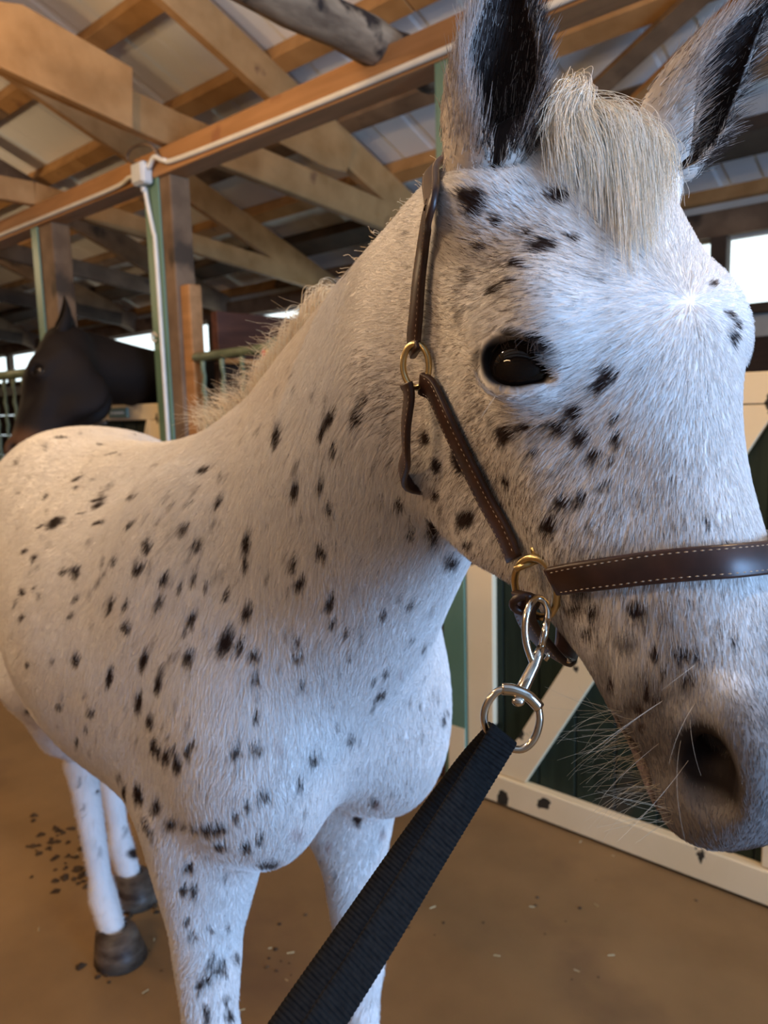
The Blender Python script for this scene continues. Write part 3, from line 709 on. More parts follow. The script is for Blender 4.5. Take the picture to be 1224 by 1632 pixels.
SOFT_SPOTS = [(758, 577, 10, 34, 0, .45), (733, 503, 9, 18, 10, .4), (783, 671, 8, 12, 0, .45), (997, 1022, 20, 12, 0, .6), (1005, 1124, 22, 14, 0, .55), (828, 700, 40, 8, 10, .25), (870, 690, 26, 14, 0, .28), (770, 640, 8, 20, 0, .3), (960, 1050, 14, 40, -10, .35), (745, 440, 12, 18, 0, .35), (705, 690, 8, 16, 0, .3), (900, 740, 40, 6, -25, .25), (860, 785, 6, 20, 10, .2)]
EYE_SPOTS = [(855, 545, 26, 11, 22, 1), (868, 590, 15, 11, 0, 1), (815, 528, 34, 9, 2, .9), (880, 575, 13, 22, 0, .55), (836, 610, 34, 8, -5, .75), (785, 575, 8, 22, -10, .6), (872, 556, 9, 7, 0, .8), (862, 605, 8, 6, 0, .8), (882, 601, 5, 4, 0, .8)]
BODY_SPOTS = [(446, 682, 5, 18, 12), (581, 636, 4, 10, -10), (572, 661, 5, 12, -10), (529, 657, 6, 11, 10), (517, 678, 4, 12, 10), (513, 760, 5, 9, 0), (470, 774, 5, 15, 8), (524, 801, 8, 6, 0), (607, 792, 5, 12, 0), (637, 799, 5, 6, 0), (655, 845, 5, 5, 0), (513, 872, 7, 9, -10), (396, 856, 5, 16, 8), (481, 920, 6, 9, 20), (394, 892, 4, 10, 0), (470, 892, 5, 13, 5), (332, 924, 5, 7, 30), (364, 941, 4, 6, 20), (318, 861, 6, 9, 20), (311, 913, 3, 9, 20), (527, 952, 5, 12, 8), (332, 742, 7, 4, -20), (353, 792, 5, 10, 20), (534, 710, 5, 9, 0),
 (365, 1012, 9, 19, 10), (398, 966, 6, 12, 5), (386, 1022, 4, 10, 10), (407, 1037, 7, 9, 0), (302, 1042, 8, 10, 30), (308, 976, 6, 11, 30), (232, 1045, 5, 15, 15), (255, 1082, 6, 16, 15), (206, 998, 5, 9, 0), (203, 960, 3, 8, 15), (264, 917, 5, 11, 25), (254, 955, 7, 13, 25), (176, 1074, 4, 13, 8), (222, 1114, 5, 13, 0), (243, 1143, 5, 11, 5), (246, 1182, 6, 13, 10), (255, 1192, 5, 9, 0), (268, 1201, 5, 10, 0), (284, 1213, 5, 9, 0), (299, 1192, 4, 8, 0), (279, 1190, 4, 5, 0), (310, 1176, 4, 7, 30),
 (376, 1187, 7, 8, 20), (400, 1185, 5, 6, 20), (410, 1185, 6, 8, 30), (408, 1136, 4, 8, 25), (418, 1263, 10, 9, -20), (392, 1279, 5, 5, 0), (374, 1294, 6, 7, 0), (222, 1263, 6, 14, -10), (251, 1281, 6, 10, -5), (238, 1320, 5, 17, -25), (274, 1310, 11, 11, -40), (350, 1310, 13, 8, -20), (329, 1315, 8, 8, 0), (308, 1313, 5, 5, 0), (348, 1341, 8, 6, 10), (390, 1344, 8, 8, 0), (413, 1335, 5, 5, 0), (426, 1377, 20, 6, 0), (301, 1381, 9, 10, -20), (311, 1415, 6, 9, 0), (295, 1412, 6, 5, 0), (212, 1358, 9, 9, 0), (198, 1260, 5, 10, 0),
 (308, 1488, 6, 5, 0), (340, 1522, 5, 4, 0), (342, 1540, 9, 6, 0), (358, 1547, 5, 4, 0), (327, 1560, 9, 5, -10), (316, 1571, 5, 5, 0), (362, 1592, 5, 5, 0), (329, 1608, 5, 6, 0), (366, 1618, 5, 8, 0), (379, 1522, 6, 5, -40), (329, 1624, 6, 6, 0), (387, 1603, 4, 8, 0), (363, 1475, 4, 4, 0), (298, 1464, 4, 3, 0), (332, 1477, 4, 4, 0), (355, 1530, 4, 4, 0),
 (562, 1174, 4, 7, 10), (601, 1276, 4, 6, 0), (570, 1305, 4, 7, 0), (499, 1205, 4, 7, 20), (478, 1245, 4, 7, 10), (559, 1041, 5, 6, 0), (556, 1004, 5, 6, 0), (474, 1015, 5, 7, 0), (474, 1040, 6, 6, 0), (408, 1077, 6, 8, 0), (480, 1087, 4, 6, 20), (532, 988, 4, 6, 0), (611, 973, 4, 5, 0), (658, 957, 4, 6, 30), (612, 1100, 4, 4, 0), (605, 1106, 3, 4, 0), (618, 1068, 4, 4, 0), (597, 1083, 3, 4, 0), (662, 1010, 3, 4, 0), (678, 1027, 3, 4, 0), (706, 1140, 3, 5, 20), (712, 1128, 3, 4, 20),
 (92, 832, 10, 6, -35), (75, 792, 4, 6, 25), (127, 762, 6, 4, -30), (124, 777, 4, 4, -30), (100, 698, 12, 2, 0), (164, 709, 6, 2, 0), (178, 724, 8, 2, -15), (163, 803, 8, 3, -20), (160, 795, 8, 2, -15), (136, 816, 6, 2, -15), (166, 829, 7, 3, -20), (217, 785, 6, 2, -20), (256, 737, 5, 2, 0), (268, 733, 6, 2, 10), (212, 830, 6, 2, -30), (42, 878, 5, 4, -30), (57, 887, 5, 6, 20), (125, 905, 6, 6, 30), (68, 838, 5, 2, -30), (127, 948, 5, 4, 0), (117, 976, 5, 4, 0), (38, 942, 4, 4, 0), (38, 980, 4, 2, 0), (123, 1045, 5, 7, 0), (87, 1048, 4, 4, 0), (45, 1057, 4, 4, 0), (5, 1041, 3, 4, 0), (186, 886, 6, 4, -30), (238, 858, 5, 7, 25), (240, 867, 4, 6, 25), (296, 837, 7, 8, -30), (305, 798, 6, 3, -20), (58, 935, 4, 3, 0), (106, 907, 4, 4, 0), (180, 958, 5, 12, 10), (298, 1000, 3, 5, 0), (225, 900, 6, 9, 25), (290, 930, 4, 5, 0), (45, 1132, 4, 3, 0), (97, 1122, 5, 4, 0), (145, 1132, 5, 4, 0), (138, 1157, 4, 4, 0), (122, 1176, 4, 3, 0), (154, 1262, 3, 3, 0)]
PINK_SPOTS = [(523, 1347, 6, 6), (518, 1310, 5, 6), (442, 1187, 8, 9), (601, 1277, 5, 7), (611, 1325, 5, 6), (475, 1325, 16, 10), (642, 1068, 4, 5)]
for q in HEAD_SPOTS: spot(q[0], q[1], q[2]*1.12, q[3]*1.12, ang=q[4], s=1.0)
for q in SOFT_SPOTS: spot(*q[:4], ang=q[4], s=q[5])
for q in EYE_SPOTS: spot(*q[:4], ang=q[4], s=q[5], tint=1)
for q in BODY_SPOTS: spot(q[0], q[1], q[2]*1.3, q[3]*1.25, ang=q[4], s=1.0)
for q in PINK_SPOTS: spot(*q, s=.5, tint=2)
random.seed(11)
def in_neck(x, y): return 300 < x < 700 and 560 < y < 1000
for i in range(330):                                             # faint flecks of the coat
    x, y = random.uniform(20, 720), random.uniform(560, 1400); r = random.uniform(1.5, 3.6)
    spot(x, y, r, r*random.uniform(1.5, 3.2), random.uniform(0, 25) if x < 450 else random.uniform(-5, 15), random.uniform(.25, .7))
for i in range(150):
    x, y = random.uniform(690, 1060), random.uniform(400, 1150); r = random.uniform(2, 4.5)
    spot(x, y, r, r*random.uniform(1, 1.8), random.uniform(-30, 30), random.uniform(.12, .4))
for (a, c, s_) in ((700, 330, 60), (1020, 1120, 70)):
    for i in range(40): r = random.uniform(3, 7); spot(random.gauss(760 if a == 700 else a, s_), random.gauss(430 if a == 700 else c, s_), r, r*.7, random.uniform(-40, 0), random.uniform(.2, .55))
rng = np.random.default_rng(5)
for i in range(260):                                             # flecks on the sides the lens does not see
    k = rng.integers(N_SKIN); p = HX[k]; n = HN[k]
    if (p-CAM)@n < 0: continue
    a = np.cross(n, (0, 0, 1.)); a /= np.linalg.norm(a)+1e-9; r = rng.uniform(.004, .010); SPOTS.append((p, a*r, np.cross(n, a)*r*rng.uniform(1, 2), n, .9, 0))

def wob(p, f):
    return (np.sin(p[:, 0]*f+1.3*np.sin(p[:, 1]*f*.7))+np.sin(p[:, 1]*f*1.1+1.7*np.sin(p[:, 2]*f*.8))+np.sin(p[:, 2]*f*.9+1.1*np.sin(p[:, 0]*f*1.2)))/3
def sstep(a, b, x): t = np.clip((x-a)/(b-a), 0, 1); return t*t*(3-2*t)
WHITE = np.array([.85, .825, .795]); DARK = np.array([.034, .019, .015]); BLACK = np.array([.012, .010, .010]); PINK = np.array([.42, .25, .22])
def coat(p, n, jit=0.0):
    """natural colour of the coat at points p (n: skin normals)"""
    c = np.tile(WHITE, (len(p), 1)); c *= (1-.05*(wob(p, 60)*.5+.5))[:, None]
    h = (p-HEAD.o)@HEAD.R; l, f, s = h.T
    onhead = (np.linalg.norm(p-HEAD(.25, -.08, 0), axis=1) < .40)
    # grey skin showing through on the muzzle and lips
    g = sstep(.355, .450, l+.25*(-f-.06)+.03*wob(p, 90))*sstep(.045, -.02, f)*onhead*(l < .6)*sstep(-.20, -.17, f)
    c = c*(1-.86*g[:, None])+np.array([.075, .060, .056])*(.86*g[:, None])
    pk = sstep(-.098, -.118, f+.35*(.49-l)*0)*sstep(.40, .46, l)*onhead*.75*sstep(-.20, -.17, f)                      # paler lower lip
    c = c*(1-pk[:, None])+np.array([.30, .215, .195])*pk[:, None]
    # off the head the coat turns creamier with height
    cr = sstep(1.30, 1.50, p[:, 2])*(~onhead); c *= (1-np.array([0, .05, .13])*cr[:, None])
    if jit:                                                      # roan hairs mixed into the cheek
        z = sstep(.00, .05, s)*sstep(.05, .12, l)*sstep(.02, -.04, f)*sstep(-.27, -.23, f+.0*s)*onhead*(.55+.6*wob(p, 38)+.35*wob(p, 90)); k = rng.random(len(p)) < .34*np.clip(z, 0, 1); c[k] = np.array([.20, .16, .14])*rng.uniform(.5, 1.4, (k.sum(), 1))
    for (c0, a1, a2, nn, st, tint) in SPOTS:
        R = max(np.linalg.norm(a1), np.linalg.norm(a2))*1.7+.002
        m = np.nonzero((np.abs(p[:, 0]-c0[0]) < R) & (np.abs(p[:, 1]-c0[1]) < R) & (np.abs(p[:, 2]-c0[2]) < R))[0]
        if not len(m): continue
        q = p[m]-c0; B_ = np.stack([a1, a2], 1); uv = q@B_@np.linalg.inv(B_.T@B_)
        d = np.sqrt((uv**2).sum(1)); d = d+.42*wob(p[m]+c0*7, 2.4/R)+.24*wob(p[m]+c0*3, 6/R)
        if jit: d = d+rng.normal(0, jit, len(m))
        w = (1-sstep(.62, 1.25, d))*st*((n[m]@nn) > .1)
        tc = (DARK, BLACK, PINK)[tint]
        c[m] = c[m]*(1-w[:, None])+tc*w[:, None]
    for sd in (1, -1):                                           # dark line between the lips
        ml = np.array([(.415, -.104, .050*sd), (.45, -.104, .055*sd), (.49, -.111, .050*sd), (.517, -.115, .028*sd), (.525, -.115, 0)])
        m = np.nonzero(np.linalg.norm(h-np.array([.47, -.108, .03*sd]), axis=1) < .09)[0]; d = np.full(len(m), 9.)
        for u0, u1 in zip(ml, ml[1:]):
            e_ = u1-u0; t_ = np.clip(((h[m]-u0)@e_)/(e_@e_), 0, 1); d = np.minimum(d, np.linalg.norm(h[m]-u0-t_[:, None]*e_, axis=1))
        w = (1-sstep(.0045, .0085, d))*.85; c[m] = c[m]*(1-w[:, None])+np.array([.03, .02, .018])*w[:, None]
    for sd in (1, -1):                                           # dark rims of the eyes
        ce, eu, ev, en = eye_frame(HEAD, sd); q = p-ce; x_, y_, z_ = q@eu, q@ev, q@en
        w = (1-sstep(.0205, .0265, np.sqrt((x_/1.14)**2+(y_*np.where(y_ > 0, 1.5, 1.25))**2)))*(z_ > .0)*(z_ < .04); c = c*(1-w[:, None])+BLACK*w[:, None]
    return c
def ear_colour(k0, k1, k2, e):
    out = []
    a = e['tip']-e['base']; L = np.linalg.norm(a); a = a/L
    t = ((HX[k0:k2]-e['base'])@a)/L; c = np.tile(np.array([.62, .56, .50]), (k2-k0, 1))
    inner = np.arange(k0, k2) >= k1
    c[inner] = np.array([.035, .022, .018]); rim = sstep(.70, .98, t)*(~inner); c = c*(1-.6*rim[:, None])+np.array([.10, .06, .045])*(.6*rim[:, None])
    bk = (~inner)*(.35+.35*wob(HX[k0:k2], 140)); c = c*(1-np.clip(bk, 0, .6)[:, None]*.6)+np.array([.16, .10, .07])*np.clip(bk, 0, .6)[:, None]*.6
    return c
VC = coat(HX, HN)
# dark inside of the nostrils
_h = (HX-HEAD.o)@HEAD.R
for s in (1, -1):
    dn = np.linalg.norm((_h-np.array([.468, -.046, .048*s]))*[.75, 1, 1.15], axis=1); w = (1-sstep(.018, .027, dn))[:, None]*.95; VC = VC*(1-w)+np.array([.014, .010, .010])*w
def in_ear(p):
    w = np.zeros(len(p))
    for e in EARS:
        a = e['tip']-e['base']; L = np.linalg.norm(a); a = a/L; f = e['face']-a*(e['face']@a); f = f/np.linalg.norm(f)
        q = p-e['base']-a*.055-f*.004; w = np.maximum(w, 1-sstep(.036, .044, np.sqrt(((q-np.outer(q@a, a))**2).sum(1)+(.55*(q@a))**2)))
    return w
_w = in_ear(HX[:N_SKIN])[:, None]; VC[:N_SKIN] = VC[:N_SKIN]*(1-_w)+np.array([.03, .02, .017])*_w
for (k0, k1, k2), e in zip(EAR_RANGE, EARS): VC[k0:k2] = ear_colour(k0, k1, k2, e)

def attr_mat(name, rough, spec, bump=0, sheen=0):
    m, t, b = new_mat(name, rough, 0, spec); a = t.nodes.new('ShaderNodeAttribute'); a.attribute_name = 'tint'
    t.links.new(a.outputs['Color'], b.inputs['Base Color'])
    if bump:
        tc = t.nodes.new('ShaderNodeTexCoord'); nz = t.nodes.new('ShaderNodeTexNoise'); nz.inputs['Scale'].default_value = 220; nz.inputs['Detail'].default_value = 3
        mp = t.nodes.new('ShaderNodeMapping'); mp.inputs['Scale'].default_value = (1, 1, .3)
        bp = t.nodes.new('ShaderNodeBump'); bp.inputs['Strength'].default_value = bump; bp.inputs['Distance'].default_value = .002
        t.links.new(tc.outputs['Object'], mp.inputs[0]); t.links.new(mp.outputs[0], nz.inputs['Vector']); t.links.new(nz.outputs['Fac'], bp.inputs['Height']); t.links.new(bp.outputs[0], b.inputs['Normal'])
    return m
M['coat'] = attr_mat('spotted_coat', .7, .15, .25)
M['hair'] = attr_mat('horse_hair', .55, .25)
horse = mesh_obj('horse', HX, HF, M['coat'])
_ca = horse.data.attributes.new('tint', 'FLOAT_COLOR', 'POINT'); _ca.data.foreach_set('color', np.concatenate([VC, np.ones((len(VC), 1))], 1).astype(np.float32).ravel())
tag(horse, 'white spotted horse wearing a brown leather halter in the aisle', 'horse')
# eyes
def eyeball(H, s, parent, name='eye'):
    c, u, v, n = eye_frame(H, s); c = c-n*EYE_IN; V, Fc = [], []; k = 40
    for i in range(25):
        a = math.pi*i/24
        for j in range(k): V.append(c+EYE_R*(n*math.cos(a)+math.sin(a)*(u*math.cos(2*math.pi*j/k)+v*math.sin(2*math.pi*j/k))))
    for i in range(24):
        for j in range(k): Fc.append((i*k+j, (i+1)*k+j, (i+1)*k+(j+1) % k, i*k+(j+1) % k))
    return raw(name, V, Fc, M['eye'], parent, True)
m, t, b = new_mat('dark_wet_eye', .035, 0, .6); b.inputs['Base Color'].default_value = (.006, .0045, .004, 1); b.inputs['Specular IOR Level'].default_value = .30
M['eye'] = m
for s in (1, -1): eyeball(HEAD, s, horse)
# hooves
M['hoof'] = noise_mat('dark_hoof', (.04, .024, .015), (.16, .12, .085), 14, (1, 1, 3), .45)
for (fx, fy, _) in FORE+tuple((x-.02, y, q) for x, y, q in HIND):
    V, Fc = [], []; n = 20
    for (r, z, dx) in ((.0, .002, .05), (.066, .002, .05), (.060, .03, .044), (.050, .07, .034), (.030, .078, .03)):
        for j in range(n): a = 2*math.pi*j/n; V.append((fx+dx+r*1.08*math.cos(a), fy+r*math.sin(a), z))
    for i in range(4):
        for j in range(n): Fc.append((i*n+j, i*n+(j+1) % n, (i+1)*n+(j+1) % n, (i+1)*n+j))
    raw('hoof', V, Fc, M['hoof'], horse, True)

# ------------------------------------------------------------------ hair
def hair_object(name, P_, R_, C_, parent, mat=None, label=None):
    """P_ (n,k,3) strands, R_ (n,k) radii, C_ (n,3) colours"""
    n, k = P_.shape[:2]
    cu = bpy.data.hair_curves.new(name); cu.add_curves([k]*n)
    cu.attributes['position'].data.foreach_set('vector', np.ascontiguousarray(P_, np.float32).ravel())
    ra = cu.attributes.get('radius') or cu.attributes.new('radius', 'FLOAT', 'POINT'); ra.data.foreach_set('value', np.ascontiguousarray(R_, np.float32).ravel())
    ca = cu.attributes.new('tint', 'FLOAT_COLOR', 'POINT')
    C4 = np.concatenate([C_, np.ones((n, 1))], 1); ca.data.foreach_set('color', np.repeat(C4, k, 0).astype(np.float32).ravel())
    cu.materials.append(mat or M['hair'])
    o = bpy.data.objects.new(name, cu); COL.objects.link(o); o.parent = parent; o['kind'] = 'stuff'
    if label: o['label'] = label
    return o
def unit(v): return v/(np.linalg.norm(v, axis=-1, keepdims=True)+1e-12)
skin_tri = TRI[(TRI < N_SKIN).all(1)]; skin_area = _ta[(TRI < N_SKIN).all(1)]
cen = HX[skin_tri].mean(1); nor = unit(np.cross(HX[skin_tri[:, 1]]-HX[skin_tri[:, 0]], HX[skin_tri[:, 2]]-HX[skin_tri[:, 0]]))
to_cam = unit(CAM-cen); depth = np.linalg.norm(CAM-cen, axis=1); facing = (nor*to_cam).sum(1)
dens = np.where(facing > -.15, 1.0, .10)/np.clip(depth, .45, 3)**1.5*np.where(cen[:, 2] < .45, .5, 1)
hl = (cen-HEAD.o)@HEAD.R
for s in (1, -1):
    dn = np.linalg.norm((hl-np.array([.466, -.045, .048*s]))*[.8, 1, 1.15], axis=1); dens = dens*(dn > .022)
    ce, eu, ev, en = eye_frame(HEAD, s); q = cen-ce; dens = dens*(np.sqrt((q@eu)**2+(q@ev*1.2)**2+.3*(q@en-.02)**2) > .026)
lipzone = (hl[:, 0] > .47) & (np.linalg.norm(hl-np.array([.5, -.1, 0]), axis=1) < .12); dens = dens*np.where(lipzone, .5, 1)
dens = dens*(in_ear(cen) < .3)
pr = dens*skin_area; pr /= pr.sum()
NH = 400000
ti = rng.choice(len(pr), NH, p=pr); r1, r2 = np.sqrt(rng.random(NH)), rng.random(NH)
w3 = np.stack([1-r1, r1*(1-r2), r1*r2], 1)
root = (HX[skin_tri[ti]]*w3[:, :, None]).sum(1); rn = unit((HN[skin_tri[ti]]*w3[:, :, None]).sum(1))
rh = (root-HEAD.o)@HEAD.R
whorl = np.array([.185, .02, 0])
dh = (rh-whorl); dh = unit(dh*[1.0, .8, 1.0])@HEAD.R.T
db = np.tile(unit(-BODY.R[:, 0]*.42+np.array([0, 0, -.9])), (NH, 1))
ba = (root-BODY.o)@BODY.R
chest = sstep(1.02, 1.2, ba[:, 0])*sstep(1.2, 1.0, ba[:, 2]); db = unit(db*(1-chest[:, None])+np.array([0, 0, -1.])*chest[:, None])
back = sstep(.85, .5, ba[:, 0]); db = unit(db*(1-.55*back[:, None])-BODY.R[:, 0]*.55*back[:, None])
wh = sstep(.44, .34, np.linalg.norm(root-HEAD(.24, -.06, 0), axis=1))*sstep(-.30, -.20, rh[:, 1]); wh = np.maximum(wh, (rh[:, 1] > -.16)*(np.linalg.norm(root-HEAD(.25, -.06, 0), axis=1) < .36))
dv = unit(dh*wh[:, None]+db*(1-wh[:, None]))
dv = unit(dv-rn*(dv*rn).sum(1, keepdims=True))
clump = np.stack([wob(root, 55), wob(root+3.1, 60), wob(root+7.7, 50)], 1)
dv = unit(dv+(.26-.14*wh[:, None])*clump+rng.normal(0, .15, (NH, 3))); dv = unit(dv-rn*(dv*rn).sum(1, keepdims=True))
ln = (.0085*wh+.0165*(1-wh))*rng.uniform(.6, 1.25, NH); ln *= np.where((rh[:, 0] > .42) & (wh > .5), .6, 1)
lift = (.17+.12*rng.random(NH))[:, None]
SK = 4; tt = np.linspace(0, 1, SK)
strand = np.stack([root+(dv*ln[:, None])*q+rn*ln[:, None]*lift*(q-.45*q*q)-rn*.0002 for q in tt], 1)
dep = np.linalg.norm(root-CAM, axis=1)
rad = (.00013*np.clip(dep/.55, .8, 2.6))[:, None]*np.array([1.0, .95, .75, .25])[None]*rng.uniform(.7, 1.2, (NH, 1))
hc = coat(root, rn, .11); hc *= rng.uniform(.86, 1.08, (NH, 1)); hc = np.clip(hc, 0, .86)
hair_object('coat_hair', strand, rad, hc, horse)

# longer hair in and around the ears
EP, ER, EC = [], [], []
for (k0, k1, k2), e, cnt in zip(EAR_RANGE, EARS, (15000, 9000)):
    a = e['tip']-e['base']; L = np.linalg.norm(a); a = a/L; f = e['face']-a*(e['face']@a); f = f/np.linalg.norm(f); w = np.cross(a, f)
    ii = rng.integers(k0, k2, cnt); p = HX[ii]+rng.normal(0, .0011, (cnt, 3)); inner = ii >= k1
    t = ((p-e['base'])@a)/L; side = (p-e['base'])@w/e['width']; n = HN[ii]
    keep = (t > -.15); p, inner, t, side, n = p[keep], inner[keep], t[keep], side[keep], n[keep]; m_ = len(p)
    edge = sstep(.62, .95, np.abs(side)); 
    d = unit(a*(.9+.2*rng.random((m_, 1)))+n*np.where(inner, .30, .22)[:, None]+f*np.where(inner, .35+.4*(rng.random(m_) < .3), .02)[:, None]-w*(side*np.where(inner, .35, -.12))[:, None]+rng.normal(0, .13, (m_, 3)))
    ln_ = np.where(inner, .016+.014*rng.random(m_), .009+.006*rng.random(m_))*(1-.6*sstep(.7, 1, t))
    c = np.where(inner[:, None], np.array([.030, .020, .017]), np.array([.60, .54, .48]))
    pale = inner & ((rng.random(m_) < .22+.75*sstep(-.25, -.55, side)*(side < 0)) | (edge > .7)) & (np.abs(side-.1) > .22)
    c = np.where(pale[:, None], np.array([.52, .46, .42])*rng.uniform(.55, 1.1, (m_, 1)), c)
    br = (~inner) & (rng.random(m_) < .45*np.clip(wob(p, 120)+.35, 0, 1)+.5*sstep(.8, 1, t)); c = np.where(br[:, None], np.array([.12, .075, .05]), c)
    P_ = np.stack([p+d*ln_[:, None]*q+n*(ln_*.12*q*q)[:, None] for q in tt], 1)
    EP.append(P_); ER.append(.00018*np.array([1, .9, .7, .25])[None]*rng.uniform(.7, 1.3, (m_, 1))); EC.append(np.clip(c*rng.uniform(.8, 1.15, (m_, 1)), 0, .85))
hair_object('ear_hair', np.concatenate(EP), np.concatenate(ER), np.concatenate(EC), horse)

def drape(p, lift):
    """nearest skin point lifted a little"""
    h = BVH.find_nearest(Vector(p)); return np.array(h[0])+np.array(h[1])*lift
# forelock: falls from the poll down the forehead
def lock(paths, n, spread, r, colf, name, seg=14, fray=.35, label=None):
    P_, C_ = [], []
    for _ in range(n):
        k = rng.integers(len(paths)); base = paths[k]
        o = rng.normal(0, 1, 3)*spread; e = rng.normal(0, 1, 3)*spread*fray*3
        s = rng.uniform(.55, 1.0); q = np.linspace(0, s, seg)*(len(base)-1); i0 = np.minimum(q.astype(int), len(base)-2); fr = (q-i0)[:, None]
        B_ = base[i0]*(1-fr)+base[i0+1]*fr; g = np.linspace(0, 1, seg)[:, None]
        P_.append(B_+o*(1-.3*g)+e*g**2+.0012*np.sin(g*rng.uniform(5, 14)+rng.uniform(0, 6))*rng.normal(0, 1, 3)); C_.append(colf())
    P_ = np.array(P_); R_ = np.full(P_.shape[:2], r)*np.linspace(1, .45, seg)[None]
    return hair_object(name, P_, R_, np.array(C_), horse, None, label)
def surf_path(pxs, lifts, fallback=.56, k=8):
    pts = []
    for (x, y), l in zip(pxs, lifts):
        h = hit_px(x, y); pts.append((h[0]+h[1]*l) if h is not None else at(x, y, fallback))
    return np.array(spline(pts, k))
fl = []
poll = HEAD(.0, -.03, 0)
for (pxs) in ([(905, 182), (890, 225), (893, 270), (905, 320)], [(915, 178), (915, 220), (930, 280), (945, 370)], [(925, 176), (940, 215), (960, 275), (985, 400)], [(940, 178), (965, 215), (990, 280), (1010, 420)], [(950, 182), (985, 225), (1015, 290), (1030, 420)], [(930, 176), (950, 220), (975, 300), (1000, 450)], [(900, 185), (880, 215), (872, 250)], [(960, 190), (1005, 240), (1035, 300), (1040, 350)]):
    q = [p for p in pxs]; pts = [HEAD(-.02, -.045, -.01)+rng.normal(0, .004, 3)]
    for j, (x, y) in enumerate(q):
        h = hit_px(x, y)
        if h is not None: pts.append(h[0]+h[1]*(.012 if j < len(q)-1 else .005))
    fl.append(np.array(spline(pts, 6)))
def cream():
    c = np.array([.84, .78, .68]) if rng.random() < .7 else np.array([.74, .60, .42]); return np.clip(c*rng.uniform(.8, 1.15), 0, .86)
lock(fl, 3000, .0062, .00020, cream, 'forelock', fray=.22, label='cream forelock falling over the forehead')
# mane: flops to the far side, a roll of it shows over the crest
mp_ = []
for a_ in np.linspace(.98, 1.56, 26):
    bz = np.interp(a_, [.95, 1.05, 1.17, 1.30, 1.42, 1.52, 1.60], [1.385, 1.44, 1.50, 1.56, 1.60, 1.62, 1.625]); by = np.interp(a_, [.95, 1.6], [0, -.06])
    p0 = drape(BODY(a_, by, bz), .0); up_ = .040 if a_ < 1.20 else .004
    mp_.append(np.array(spline([p0, p0+BODY.R@np.array([-.01, .012, up_]), p0+BODY.R@np.array([-.035, .055, up_*.9]), p0+BODY.R@np.array([-.06, .105, -.03]), p0+BODY.R@np.array([-.08, .13, -.11])], 5)))
lock(mp_, 7000, .009, .00026, cream, 'mane', seg=12, fray=.22, label='cream mane lying over the far side of the crest')
wp = []
for a_ in np.linspace(.80, 1.16, 16):                            # short tufts standing on the withers
    bz = np.interp(a_, [.8, .95, 1.05, 1.17], [1.37, 1.385, 1.44, 1.50]); p0 = drape(BODY(a_, -.01, bz), 0)
    wp.append(np.array(spline([p0, p0+BODY.R@np.array([-.01, -.004, .018]), p0+BODY.R@np.array([-.028, -.012, .024]), p0+BODY.R@np.array([-.045, -.02, .026])], 5)))
lock(wp, 800, .009, .00028, cream, 'mane_tufts', seg=8, fray=.5, label='short pale tufts at the withers')
# whiskers of chin and muzzle, long lashes
WP, WC = [], []
def whisker(px, py, dpx, dpy, L_, bend, c=(.55, .47, .33)):
    h = hit_px(px, py)
    if h is None: return
    p, n = h; d = RT*dpx-UP*dpy; d = d/np.linalg.norm(d); d = unit(d+.35*n); b_ = np.cross(d, FW)*bend; q = np.linspace(0, 1, 10)[:, None]
    WP.append(p+d*L_*q+b_*L_*q**2); WC.append(np.array(c)*rng.uniform(.7, 1.2))
for i in range(95): g = rng.random(); whisker(978+95*g+rng.normal(0, 4), 1120+185*g+rng.normal(0, 5), -1, rng.normal(-.05, .35), rng.uniform(.02, .055), rng.normal(.15, .25))
for q in ((1055, 1118, -.8, .55, .055, .1), (1056, 1117, -.85, .6, .06, .05), (1097, 1212, -.7, .6, .07, -.1), (1110, 1058, -.7, .55, .03, 0), (1085, 1180, -.25, 1, .06, .3), (1100, 1140, .1, 1, .035, .2), (1108, 1120, -.5, .9, .04, .2), (1050, 1185, -.8, .6, .05, .1)): whisker(*q, c=(.72, .64, .52))
whisker(812, 545, .05, 1, .042, -.10, (.8, .75, .7)); whisker(806, 612, -.55, .9, .03, .1, (.7, .6, .45))
for i in range(26): whisker(790+70*rng.random(), 540+rng.normal(0, 3), rng.normal(0, .5), rng.uniform(.2, 1), .010, .2, (.12, .08, .06))
WP = np.array(WP); hair_object('whiskers', WP, np.full(WP.shape[:2], .00012)*np.linspace(1, .3, 10)[None], np.array(WC), horse)
